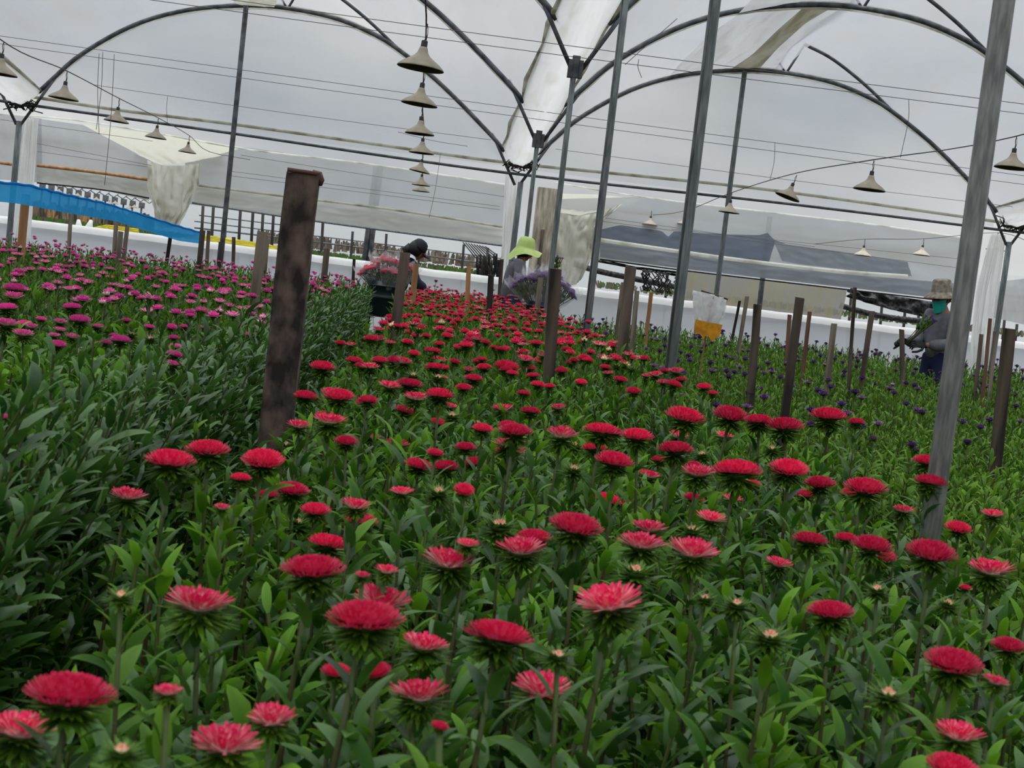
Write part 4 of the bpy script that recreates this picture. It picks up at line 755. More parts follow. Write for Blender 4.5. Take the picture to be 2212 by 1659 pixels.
# ---- the flowers one can single out: x, y, width in the photo, state, tilt
RED = [(152, 1490, 200, 'f', 8, 'largest crimson bloom, alone at the lower left corner, a broad dome'), (45, 1572, 150, 's', 6, 'pink-streaked bloom cut by the picture edge under the largest crimson dome'),
 (430, 1300, 142, 's', 2, 'cup-shaped bloom with pale centre streaks and a wide green ruff, beside a cream bud'), (487, 1604, 145, 's', 3, 'pink-streaked bloom at the bottom edge right of a cream bud'), (588, 1550, 98, 's', 8, 'smaller streaked bloom just above the one at the bottom edge'),
 (362, 1492, 62, 's', 0, 'half-hidden pink bloom behind the stem of the cup-shaped one'), (262, 1622, 62, 'b', 0, 'cream bud at the bottom edge below the largest crimson dome'), (262, 1287, 44, 'b', 0, 'cream bud left of the cup-shaped bloom'),
 (678, 1222, 148, 'f', 6, 'big rounded crimson bloom standing alone left of the middle'), (825, 1298, 120, 's', 6, 'streaked bloom tucked behind a wide crimson dome'), (790, 1327, 178, 'f', 2, 'very wide crimson dome overlapping a streaked bloom behind it'),
 (918, 1390, 104, 's', 3, 'streaked bloom between the very wide dome and the tilted heavy one'), (1078, 1364, 165, 'f', 14, 'heavy tilted crimson bloom leaning to one side in the middle of the bed'), (908, 1497, 124, 's', 8, 'pale pink streaked bloom low under the tilted heavy one'),
 (1172, 1484, 120, 's', 10, 'tilted streaked bloom below and beside the heavy tilted one'), (726, 1447, 70, 'f', 0, 'dark crimson bloom half hidden under the very wide dome'), (816, 1446, 66, 'f', -20, 'small dark crimson bloom leaning under the very wide dome'),
 (1320, 1296, 145, 's', 16, 'long streaked bloom sloping down beside the heavy tilted one'), (1245, 1131, 126, 'f', 4, 'wide dark crimson bloom on a dark stem near the centre'), (1126, 1184, 104, 's', 4, 'streaked bloom left of the wide dark crimson one'),
 (970, 1212, 108, 's', 4, 'cup-shaped bloom with white streaks left of a streaked one'), (1010, 1174, 50, 's', 2, 'small pink bloom above a cup-shaped one'), (835, 1232, 52, 's', 4, 'small pink bloom right of the big rounded one'), (783, 1242, 36, 's', 0, 'tiny pink bloom next to the big rounded one'),
 (1080, 1135, 60, 'b', 2, 'flat opening bud with pink rim on a broad green ruff'), (1385, 1172, 104, 's', 0, 'streaked flat bloom, lower of a close pair'), (1401, 1138, 78, 's', 0, 'streaked flat bloom, upper of a close pair'), (1497, 1188, 110, 's', 6, 'streaked bloom touching the close pair'),
 (1535, 1118, 65, 's', 6, 'small light crimson bloom above the streaked one beside the pair'), (1372, 1234, 62, 'b', 4, 'pale pink bud above the long sloping bloom'), (1496, 1145, 46, 'b', 0, 'pale bud between two streaked blooms'), (1795, 1316, 114, 'f', 6, 'solid crimson bloom on a tall dark stem, alone right of the middle'),
 (1750, 1163, 86, 'f', 8, 'crimson bloom tilting down at the start of a row of dark ones'), (1828, 1160, 56, 'f', 5, 'narrow crimson bloom left of a stack of two'), (1884, 1175, 98, 'f', 3, 'crimson bloom on top of another, upper of the stack'), (1901, 1198, 80, 'f', 0, 'crimson bloom directly under another, lower of the stack'),
 (2012, 1189, 120, 'f', 2, 'wide crimson bloom right of the stack of two'), (2140, 1229, 100, 's', 4, 'light-streaked crimson bloom near the picture edge'), (2070, 1138, 64, 'f', 6, 'drooping crimson bloom below the foot of the thick pale pole'), (2145, 1110, 50, 's', 4, 'small coral bloom by the picture edge above a drooping one'),
 (1952, 1101, 50, 's', 2, 'small coral bloom left of the thick pale pole foot'), (2003, 993, 70, 'f', 0, 'crimson bloom against the thick pale pole, upper of two'), (2010, 1037, 80, 'f', 7, 'crimson bloom against the thick pale pole, lower of two'), (1870, 1049, 102, 'f', 2, 'long flat crimson bloom left of the thick pale pole'),
 (1772, 1041, 76, 'f', 6, 'crimson bloom left of the long flat one'), (1705, 1008, 92, 'f', 10, 'crimson bloom tilting down between two wide ones'), (1594, 1011, 118, 'f', 10, 'wide crimson bloom sloping down, left of another tilting one'), (1508, 1019, 76, 's', 4, 'streaked bloom left of the wide sloping one'),
 (1460, 966, 86, 'f', 6, 'light crimson bloom above the streaked one'), (1327, 991, 92, 'f', 2, 'ragged crimson bloom at mid height right of the centre'), (1578, 893, 86, 'f', 6, 'crimson bloom, first of a chain of three'), (1640, 905, 70, 'f', 6, 'crimson bloom, middle of a chain of three'), (1697, 916, 90, 'f', 6, 'crimson bloom, end of a chain of three by the leaning dark stake'),
 (1790, 894, 88, 'f', 4, 'bright crimson bloom standing tallest against the purple bed'), (1850, 910, 42, 'f', 6, 'small crimson bloom touching the tallest one'), (1480, 896, 96, 'f', 6, 'ragged crimson bloom left of the chain of three'), (1300, 926, 86, 'f', 6, 'crimson bloom, left of two joined ones'), (1377, 938, 78, 'f', 2, 'crimson bloom, right of two joined ones'),
 (1213, 938, 72, 's', 4, 'streaked bloom left of two joined crimson ones'), (1114, 927, 82, 'f', 2, 'wide crimson bloom above a streaked one in the centre'), (1100, 958, 70, 's', 3, 'streaked bloom under a wide crimson one in the centre'), (1043, 924, 52, 'f', 2, 'flat crimson bloom left of the wide one in the centre'),
 (1006, 963, 52, 'f', 0, 'flat dark crimson bloom left of the streaked centre one'), (963, 1006, 66, 'f', 7, 'crimson bloom below a dark red closed one'), (940, 976, 42, 'f', -10, 'dark red half-closed bloom above a brighter one'), (1003, 1055, 48, 'f', 25, 'crimson bloom bent sharply over to one side'),
 (868, 1061, 54, 's', 0, 'small flat crimson bloom alone in green leaves'), (768, 1091, 62, 's', 5, 'light crimson bloom right of a dark one'), (682, 1099, 70, 'f', 3, 'dark crimson bloom below another near the big brown post'), (632, 1054, 82, 'f', 2, 'dark crimson bloom just below the foot of the big brown post'),
 (569, 990, 98, 'f', 8, 'crimson bloom touching the foot of the big brown post'), (450, 966, 100, 'f', 2, 'crimson bloom behind the wide one left of the big brown post'), (369, 989, 114, 'f', 2, 'wide crimson bloom standing out left of the big brown post'), (276, 1069, 76, 's', 2, 'ragged two-part crimson bloom, outermost by the dark leaves'),
 (520, 1030, 50, 'f', 2, 'half-hidden crimson bloom under the one touching the big brown post'), (480, 1096, 36, 's', 0, 'small pale bloom low between two stems'), (712, 906, 76, 's', 4, 'shaggy light crimson bloom right of the big brown post'), (646, 918, 52, 's', 0, 'crimson bloom half behind the big brown post'), (748, 951, 56, 'f', 0, 'dark crimson bloom under the shaggy one'),
 (660, 853, 56, 'f', 0, 'crimson bloom beside the big brown post, level with its dark stains'), (733, 852, 72, 'f', 3, 'crimson bloom right of the one beside the brown post'), (795, 862, 50, 'f', 3, 'crimson bloom touching another further right of the brown post'), (697, 790, 60, 'f', 0, 'flat crimson bloom on the path edge right of the brown post'),
 (765, 776, 40, 'f', 0, 'small crimson bloom at the path edge'), (783, 789, 38, 'f', 0, 'small crimson bloom just below another at the path edge'), (857, 777, 56, 'f', 0, 'tall domed crimson bloom rising from a cluster'), (820, 777, 40, 'f', 0, 'crimson bloom left of the tall domed one'), (885, 826, 64, 'f', 2, 'wide flat crimson bloom under the tall domed one'), (842, 832, 50, 's', 0, 'light crimson bloom left of the wide flat one'),
 (940, 791, 50, 'f', 8, 'crimson bloom sloping right of the tall domed one'), (950, 850, 66, 'f', 6, 'long crimson bloom left of the centre, above green leaves'), (898, 858, 54, 's', 3, 'shaggy crimson bloom left of the long one'), (1095, 790, 64, 'f', 3, 'large flat crimson bloom left of the dark cracked stake'), (1142, 793, 38, 'f', 2, 'crimson bloom right of the large flat one'), (1170, 777, 40, 'f', 5, 'crimson bloom touching the dark cracked stake'),
 (1023, 815, 46, 'f', 0, 'flat crimson bloom below and left of the large flat one'), (1162, 829, 36, 'f', 2, 'crimson bloom at the foot of the dark cracked stake'), (1146, 886, 50, 'f', 6, 'crimson bloom tilted beside a leaf right of the centre'), (1240, 1014, 38, 'b', 0, 'pale pink bud left of the ragged crimson bloom'), (2180, 1392, 84, 'f', 2, 'dark crimson bloom cut by the picture edge'),
 (2060, 1427, 138, 'f', 3, 'very wide dark crimson bloom near the lower right corner'), (2150, 1470, 58, 's', 8, 'pale bloom behind the very wide dark one'), (1920, 1499, 62, 'b', 0, 'coral bud on a broad green ruff left of the very wide dark bloom'), (2072, 1585, 108, 's', 0, 'pale-streaked bloom above another at the lower right corner'), (2060, 1654, 130, 'f', 6, 'crimson bloom cut by the bottom edge'),
 (1665, 1375, 62, 'b', 6, 'pale bud with a pink rim, tilted, left of the solid crimson bloom'), (1592, 1305, 48, 'b', 2, 'pink bud right of a cream bud'), (1895, 1274, 40, 'b', 0, 'small pale bud right of the solid crimson bloom'), (2048, 1305, 40, 'b', 0, 'cream bud under the wide crimson bloom'), (1205, 1415, 50, 'b', 4, 'pink bud right of the heavy tilted bloom'), (1523, 1292, 34, 'b', 0, 'cream bud right of the long sloping bloom'),
 (950, 1566, 44, 'f', -10, 'small crimson bloom low at the bottom between leaves'), (2085, 1268, 30, 'f', 0, 'small crimson bud under the light-streaked bloom at the edge')]
# random part of the aster lists: keep off the singled-out blooms in depth and plan
placed = {'red': [], 'mag': [], 'pur': []}
def ok(col, x, y, dmin):
    for a, b in placed[col]:
        if (a - x) ** 2 + (b - y) ** 2 < dmin * dmin: return False
    return True
blk = [(-.37, 3.9, .12)]
for x, y, w, k, tl, lab in RED:
    hz = 600 + .117 * (x - CX); drop = y - hz; d1 = .37 * 3000 / drop; d2 = .072 * 3000 / w
    d = d1 if w < 66 else .45 * d1 + .55 * min(max(d2, d1 * .8), d1 * 1.25)
    p = at(x, y, max(.98, d)); R = w / 2 / 3000 * p.y * .985
    kd = {'f': 'full', 's': 'semi', 'b': 'bud'}[k]
    if kd == 'bud': R *= .62
    hz_ = p.z - R * .22
    a = ROL; t = math.radians(tl)
    placed['red'].append((p.x, p.y))
    near_aster('red', kd, p.x, p.y, hz_, R, lab, None, (t * .9, random.uniform(-.05, .05)))
def frustum(x, y, z=.7, mar=60):
    if y < .6: return False
    u_, v_, zz = pix((x, y, z)); return zz > .3 and -mar < u_ < 2212 + mar and -200 < v_ < 1659 + 500
def scatter(col, n, ylo, yhi, xfun, zfun, dens_pow, kw, dmin, tries=60000):
    out = []
    while len(out) < n and tries > 0:
        tries -= 1; y = ylo + (yhi - ylo) * random.random() ** dens_pow; xa, xb = xfun(y); x = random.uniform(xa, xb)
        if not frustum(x, y) or not ok(col, x, y, dmin(y)): continue
        if any((x - a) ** 2 + (y - b) ** 2 < r * r for a, b, r in blk): continue
        placed[col].append((x, y)); z = zfun(x, y) + random.gauss(0, .026)
        out.append((x, y, z, random.choices(KINDS, kw)[0]))
    return out
# heights of the flower tops above the floor
def zr(x, y): return lerp(.735, .84, min(1, max(0, (y - 3) / 14)))
def zm(x, y): return lerp(.74, .86, min(1, max(0, (y - 4) / 14)))
def zp(x, y): return lerp(.60, .72, min(1, max(0, (y - 5) / 12)))
XL = lambda y: -.33 if y < 5.5 else lerp(-.30, -.13, min(1, (y - 5.5) / 5))
xr = lambda y: (XL(y), lerp(1.15, 1.25, y / 20) if y > 2.4 else 1.2)
xm = lambda y: (-.31 * y - 1.2, -.66)
xp = lambda y: (1.40 if y > 6 else 1.9, .45 * y + .8)
# red: near ones with parts, further ones small; about 300 single plants, the rest as one mass
rl = scatter('red', 125, 1.6, 7.0, xr, lambda x, y: zr(x, y) - .05 * (y < 4.5), .75, (.5, .32, .18), lambda y: .10)
for x, y, z, k in rl:
    if y < 4.6: z -= random.uniform(.0, .10); 
    R = random.uniform(.022, .036) if k != 'bud' else .012
    lb = auto('red', k, x, y, z, 'smaller '); near_aster('red', k, x, y, z, R, lb[0], lb[1], (random.uniform(-.15, .15), random.uniform(-.15, .15)))
nred = 300 - len(RED) - len(rl)
rest = scatter('red', 540, 6.6, 17.6, xr, zr, .85, (.6, .27, .13), lambda y: .105)
rest.sort(key=lambda q: q[1])
for x, y, z, k in rest[:nred]:
    lb = auto('red', k, x, y, z); far_aster('red', k, x, y, z, lerp(1.12, .72, min(1, (y - 6.6) / 7)) * random.uniform(.85, 1.1), *lb)
MAG = [(377, 764, 42, 'f', 12, 'dark pink bloom, upper of two stacked at the near edge of the pink bed'), (376, 786, 36, 's', 8, 'pink bloom, lower of two stacked at the near edge of the pink bed'), (260, 732, 50, 'f', 2, 'broad pink bloom on a dark stem at the near edge of the pink bed'), (124, 743, 44, 'f', 3, 'pink bloom under a smaller one at the near edge of the pink bed'), (117, 724, 28, 's', 0, 'smaller pink bloom directly above a broad one'),
 (172, 689, 52, 'f', 2, 'bright pink bloom right of a dark one, largest in its row'), (156, 661, 44, 'f', 4, 'dark pink bloom behind the bright largest one'), (50, 720, 46, 's', 0, 'pink bloom left of a stacked pair near the edge'), (12, 697, 56, 's', 4, 'pink bloom cut by the picture edge above the dark leaves'), (10, 900, 34, 'f', 6, 'lone pink bloom low at the picture edge in the dark leaves'), (14, 662, 50, 'f', 6, 'dark pink bloom at the picture edge, long and sloping'),
 (32, 621, 56, 'f', 2, 'long pink bloom at the picture edge behind the others'), (30, 640, 44, 's', 2, 'pink bloom below a long one at the picture edge'), (118, 821, 22, 's', 4, 'tiny pink bloom low in the dark leaves'), (267, 874, 20, 'b', 0, 'tiny pale bud low in the dark leaves'), (130, 712, 28, 's', 4, 'pink bloom tucked behind a stacked pair')]
for x, y, w, k, tl, lab in MAG:
    hz = 600 + .117 * (x - CX); d = .345 * 3000 / (y - hz)
    if y > 810: d = 3.3
    if (x, y) == (10, 900): d = 2.9
    p = at(x, y, d); R = w / 2 / 3000 * p.y * .98; kd = {'f': 'full', 's': 'semi', 'b': 'bud'}[k]
    placed['mag'].append((p.x, p.y)); near_aster('mag', kd, p.x, p.y, p.z - R * .2, R * (1 if kd != 'bud' else .7), lab, None, (math.radians(tl), 0))
ml = scatter('mag', 560, 4.4, 18.3, xm, zm, .8, (.6, .3, .1), lambda y: .13 if y < 8 else .16)
ml.sort(key=lambda q: q[1])
for x, y, z, k in ml[:284]:
    lb = auto('mag', k, x, y, z)
    if y < 6.2: near_aster('mag', k, x, y, z - random.uniform(0, .05), random.uniform(.019, .030) if k != 'bud' else .011, *lb, (random.uniform(-.15, .15), random.uniform(-.1, .1)))
    else: far_aster('mag', k, x, y, z, random.uniform(.85, 1.2), *lb)
pl = scatter('pur', 300, 4.2, 17.5, xp, zp, .62, (.7, .25, .05), lambda y: .15)
pl.sort(key=lambda q: q[1])
for x, y, z, k in pl:
    lb = auto('pur', k, x, y, z)
    if y < 6.0: near_aster('pur', k, x, y, z, random.uniform(.016, .025) if k != 'bud' else .010, *lb, (random.uniform(-.15, .15), random.uniform(-.1, .1)))
    else: far_aster('pur', k, x, y, z, random.uniform(.8, 1.15), *lb)
# ---- the uncountable rest, built as arrays
def arr(m): return np.array(m.v, float), [np.array([f for f in m.f if len(f) == 4])], np.array(m.t, float), m
def mass(name, templates, places, mats, lab, cat, matfn=None):
    """places: x, y, z, scale xy, scale z, rot, template index, material offset"""
    V, Fq, T, MI = [], [], [], []; base = 0
    for (x, y, z, sx_, sz_, rot, ti, mo, tx, ty) in places:
        v, f, t, mi = templates[ti]; c, s = math.cos(rot), math.sin(rot)
        xx = (v[:, 0] * c - v[:, 1] * s) * sx_; yy = (v[:, 0] * s + v[:, 1] * c) * sx_; zz = v[:, 2] * sz_
        V.append(np.stack([xx + x + tx * zz, yy + y + ty * zz, zz + z], 1)); Fq.append(f + base); T.append(t); MI.append(mi + mo); base += len(v)
    V = np.concatenate(V); Fq = np.concatenate(Fq); T = np.concatenate(T); MI = np.concatenate(MI)
    me = bpy.data.meshes.new(name); me.vertices.add(len(V)); me.vertices.foreach_set('co', V.astype(np.float32).ravel())
    me.loops.add(len(Fq) * 4); me.loops.foreach_set('vertex_index', Fq.astype(np.int32).ravel()); me.polygons.add(len(Fq))
    me.polygons.foreach_set('loop_start', np.arange(len(Fq), dtype=np.int32) * 4); me.polygons.foreach_set('loop_total', np.full(len(Fq), 4, np.int32))
    for q in mats: me.materials.append(q)
    me.polygons.foreach_set('material_index', MI.astype(np.int32)); me.polygons.foreach_set('use_smooth', np.ones(len(Fq), bool))
    a = me.attributes.new('t', 'FLOAT', 'POINT'); a.data.foreach_set('value', T.astype(np.float32)); me.update(); me.validate()
    o = obj(name, me); tag(o, lab, cat, None, 'stuff'); return o
def tpl(m):
    q = [(f, mi) for f, mi in zip(m.f, m.mi) if len(f) == 4]
    return np.array([tuple(v) for v in m.v]), np.array([f for f, _ in q]), np.array(m.t), np.array([mi for _, mi in q])
def shoot(seed, n, segs, H=.30, L0=.10, L1=.055, serr=.15, st=True, wide=1.0):
    m = MB()
    if st: m.tube([(0, 0, -.25), (0, 0, H)], .003, 4, 1, [.1, .6], cap=False)
    q = stem_leaves(seed, H, n, L0, L1, segs, top=1.0, z0=.0, serr=serr, wide=wide); m.add(q.v, q.f, 0, q.t); return m
wide_shoots = [tpl(shoot(i + 160, 15, 7, L0=.11, L1=.06, serr=.26, wide=1.55)) for i in range(6)]
hi_shoots = [tpl(shoot(i + 60, 17, 6)) for i in range(6)]; lo_shoots = [tpl(shoot(i + 80, 12, 3)) for i in range(6)]
def shoots(n, ylo, yhi, xfun, zfun, below, tpls, sc, pw=.6, mo=(0,), lean=.25):
    out = []; tr = 0
    while len(out) < n and tr < n * 30:
        tr += 1; y = ylo + (yhi - ylo) * random.random() ** pw; xa, xb = xfun(y); x = random.uniform(xa, xb)
        if not frustum(x, y, .5, 420): continue
        if any((x - a) ** 2 + (y - b) ** 2 < r * r * .5 for a, b, r in blk): continue
        s = random.uniform(*sc); z = zfun(x, y) - random.uniform(*below) - .30 * s
        out.append((x, y, z, s, s, random.uniform(0, 6.28), random.randrange(len(tpls)), 0, random.uniform(-lean, lean), random.uniform(-lean, lean)))
    return out
GM = lambda a: [M[a], M['stem']]
def fol(name_mat, pl_, tp, lab): return mass('aster_foliage', tp, pl_, GM(name_mat), lab, 'foliage')
random.seed(11)
xr2 = lambda y: (XL(y) - .06, 1.28)
fol('leaf', shoots(620, .75, 6.5, xr2, zr, (.06, .34), hi_shoots, (.8, 1.25), 1.0), hi_shoots, 'mid-green leafy shoots filling the near part of the red aster bed')
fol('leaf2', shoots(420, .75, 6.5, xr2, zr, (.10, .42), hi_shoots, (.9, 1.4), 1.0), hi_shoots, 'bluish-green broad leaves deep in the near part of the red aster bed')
fol('leaf', shoots(1300, 6.3, 18.0, xr2, zr, (.03, .16), lo_shoots, (.8, 1.2), .9), lo_shoots, 'leafy shoots filling the far part of the red aster bed')
xm2 = lambda y: (-.34 * y - 2.0, -.60)
fol('leaf', shoots(800, 2.0, 6.5, xm2, zm, (.05, .40), wide_shoots, (.75, 1.2), 1.0), wide_shoots, 'broad toothed leaves filling the near part of the pink aster bed')
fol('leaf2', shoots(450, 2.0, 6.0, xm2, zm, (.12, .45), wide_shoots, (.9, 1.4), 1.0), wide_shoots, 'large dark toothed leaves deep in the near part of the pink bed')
fol('leaf', shoots(3000, 6.3, 18.6, xm2, zm, (.03, .16), lo_shoots, (.8, 1.25), .8), lo_shoots, 'leafy shoots filling the far part of the pink aster bed')
# leafy flank of the pink bed along the path
fl = []
for i in range(1900):
    y = 1.6 + 14 * random.random() ** 1.5; fl.append((-.62 + random.uniform(-.12, .05), y, random.uniform(-.05, .56) , random.uniform(.6, 1.1), random.uniform(.7, 1.1), random.uniform(0, 6.28), random.randrange(6), 0, random.uniform(-.1, .5), random.uniform(-.2, .2)))
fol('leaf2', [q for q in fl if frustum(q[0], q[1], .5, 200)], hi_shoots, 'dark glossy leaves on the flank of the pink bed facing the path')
xp2 = lambda y: (1.28 if y > 5 else 1.7, .48 * y + 2.0)
fol('leaf_p', shoots(1500, 3.0, 7.5, xp2, zp, (.03, .36), hi_shoots, (.7, 1.1), 1.0), hi_shoots, 'pale green leafy shoots filling the near part of the purple aster bed')
fol('leaf_p', shoots(3900, 7.2, 18.2, xp2, zp, (.02, .16), lo_shoots, (.7, 1.1), .8), lo_shoots, 'pale green leafy shoots filling the far part of the purple aster bed')
# scattered bright young shoots
for pts, lab in ((((790, 700, 8.2), (815, 705, 8.0)), 'bright yellow-green young shoots at the path edge by the split stake'), (((925, 735, 7.0), (1015, 765, 6.6)), 'bright yellow-green young shoots in the middle of the red bed'), (((405, 915, 3.3), (432, 925, 3.3)), 'bright yellow-green young shoots on the dark flank of the pink bed'), (((30, 700, 4.4), (262, 575, 13.5)), 'bright yellow-green young shoots among the pink asters')):
    fol('leaf_y', [(p.x, p.y, p.z - .22, .8, .7, i * 2.0, i % 6, 0, .1, 0) for i, p in enumerate(at(*q) for q in pts)] , hi_shoots, lab)
# far blooms beyond the 300 single ones
def lowplants(col):
    out = []
    for kd in ('full', 'semi'):
        for v in range(2):
            m = MB(); m.add(*scaled(heads[col, kd, v, 0], .036, 0, 0 if kd == 'full' else 2)); m.add(*scaled(bract_mesh(v + 9, False), .033, 0, 1)); out.append(tpl(m))
    return out
for col, lst, lab in (('red', rest[nred:], 'crowded red asters at the far end of the red bed'), ('mag', ml[284:], 'crowded pink asters at the far end of the pink bed')):
    mass('aster_blooms', lowplants(col), [(x, y, z, s, s, random.uniform(0, 6), random.choice((0, 1, 0, 1, 2, 3)), 0, 0, 0) for x, y, z, k in lst for s in (random.uniform(.62, 1.0),)], [PM[col]['full'], M['bract'], PM[col]['semi']], lab, 'asters')
# ================================================================ people, buckets, bouquets
M['navy'] = mat('navy_jacket', (.018, .020, .045), .8, col2=(.03, .033, .07), scale=12)
M['pale_blue'] = mat('pale_shirt', (.42, .46, .55), .8, col2=(.52, .56, .62), scale=12)
M['grey_cloth'] = mat('grey_sweater', (.095, .10, .115), .85, col2=(.15, .155, .175), scale=9, bump=.3)
M['blue_trousers'] = mat('dark_blue_trousers', (.012, .016, .06), .8)
M['lime'] = mat('lime_cotton', (.42, .55, .16), .8, col2=(.52, .64, .24), scale=9)
M['black_cap'] = mat('black_cap', (.012, .013, .022), .7)
M['camo'] = mat('brown_hat_cloth', (.14, .115, .085), .85, col2=(.27, .235, .19), scale=26)
M['teal'] = mat('teal_mask', (.01, .34, .29), .7, col2=(.02, .42, .35), scale=14)
M['glove_teal'] = mat('teal_glove', (.015, .13, .17), .6)
M['glove_black'] = mat('black_glove', (.012, .016, .016), .7)
M['purple_bloom'] = plantmat('bright_purple_petal', (.30, .10, .45), (.15, .03, .28), trans=.2)
M['eye'] = mat('eye_dark', (.01, .008, .008), .3); M['lip'] = mat('lip', (.22, .07, .05), .5)
M['bucket'] = mat('black_bucket', (.008, .016, .022), .35, spec=.5)
M['boot'] = mat('rubber_boot', (.015, .015, .015), .5)

def skin_obj(name, pts, edges, rad, mt, parent, root=0):
    me = bpy.data.meshes.new(name); me.from_pydata([tuple(p) for p in pts], edges, []); me.materials.append(M[mt])
    o = obj(name, me, parent); md = o.modifiers.new('skin', 'SKIN')
    if not me.skin_vertices: bpy.context.view_layer.update()
    sv = me.skin_vertices[0].data
    for i, r in enumerate(rad):
        sv[i].radius = r if isinstance(r, tuple) else (r, r); sv[i].use_root = (i == root)
    md.use_smooth_shade = True; s = o.modifiers.new('sub', 'SUBSURF'); s.levels = s.render_levels = 2
    return o
def head_mb(c, yaw, pitch, s=1.0):
    """a face: rounded skull, jaw, nose, ears, eyes, lips; looks along +x before turning"""
    m = MB(); c = Vector(c); R = Matrix.Rotation(yaw, 3, 'Z') @ Matrix.Rotation(pitch, 3, 'Y')
    rows = []
    for i in range(15):
        ph = PI * i / 14; z = math.cos(ph) * .115; r = math.sin(ph)
        row = []
        for k in range(24):
            th = 2 * PI * k / 24; x = math.cos(th) * .092 * r; y = math.sin(th) * .073 * r
            if z < 0: y *= 1 + z * 3.2; x = x * (1 + z * 1.6) + (-z) * .12
            if x > 0:
                x += .024 * math.exp(-((y / .014) ** 2) - ((z + .012) / .022) ** 2)          # nose
                x -= .008 * math.exp(-(((abs(y) - .032) / .014) ** 2) - ((z - .012) / .012) ** 2)   # eye sockets
                x += .007 * math.exp(-((y / .024) ** 2) - ((z + .052) / .010) ** 2)          # lips
                x += .008 * math.exp(-((y / .018) ** 2) - ((z + .092) / .014) ** 2)          # chin
            row.append(c + R @ (Vector((x, y, z)) * s))
        rows.append(row + [row[0]])
    m.grid(rows, 0)
    for sgn in (-1, 1):
        e = [c + R @ (Vector((.0 + .016 * math.cos(a), sgn * (.074 + .006 * math.sin(a)), -.008 + .03 * math.sin(a))) * s) for a in [j * PI / 4 for j in range(8)]]
        m.tube(e, .007 * s, 6, 0); m.lathe([(0, .009), (.008, .005), (.009, 0), (0, -.006)], 8, c + R @ (Vector((.079, sgn * .032, .012)) * s), 1, R @ Matrix.Rotation(PI / 2, 3, 'Y'))
    m.tube([c + R @ (Vector((.097, y, -.052)) * s) for y in (-.02, 0, .02)], [.003, .005, .003], 6, 2)
    return m
def hand_mb(w, d, up, curl=.9, s=1.0, side=1):
    """palm and five curled fingers from wrist w along d; up = back of the hand"""
    m = MB(); w = Vector(w); d = Vector(d).normalized(); up = (Vector(up) - Vector(up).project(d)).normalized(); sd = d.cross(up).normalized() * side
    P = []
    for i, (l, hw, ht) in enumerate([(-.02, .026, .022), (.0, .028, .02), (.03, .038, .017), (.065, .043, .015), (.088, .041, .012)]):
        P.append([w + d * l * s + sd * hw * math.cos(a) * s + up * ht * math.sin(a) * s for a in [2 * PI * k / 12 for k in range(13)]])
    m.grid(P); m.add([w + d * .093 * s] + P[-1], [(0, i, i + 1) for i in range(1, 13)])
    for k, (o_, ln) in enumerate([(-.031, .066), (-.011, .078), (.010, .073), (.030, .058)]):
        p = w + d * .082 * s + sd * o_ * s; e = .1 + curl * .25; q = [p]
        for j, f in enumerate((.45, .32, .23)):
            p = p + (d * math.cos(e) - up * math.sin(e)) * ln * f * s; q.append(p); e += curl * .75
        m.tube(q, [.0095 * s, .009 * s, .008 * s, .0065 * s], 7)
    p = w + d * .025 * s - sd * .030 * s; q = [p, p + (d * .55 - sd * .75 - up * .25) * .035 * s, p + (d * 1.2 - sd * .7 - up * .6) * .050 * s, p + (d * 1.7 - sd * .45 - up * .9) * .055 * s]
    m.tube(q, [.013 * s, .0115 * s, .010 * s, .008 * s], 7); return m

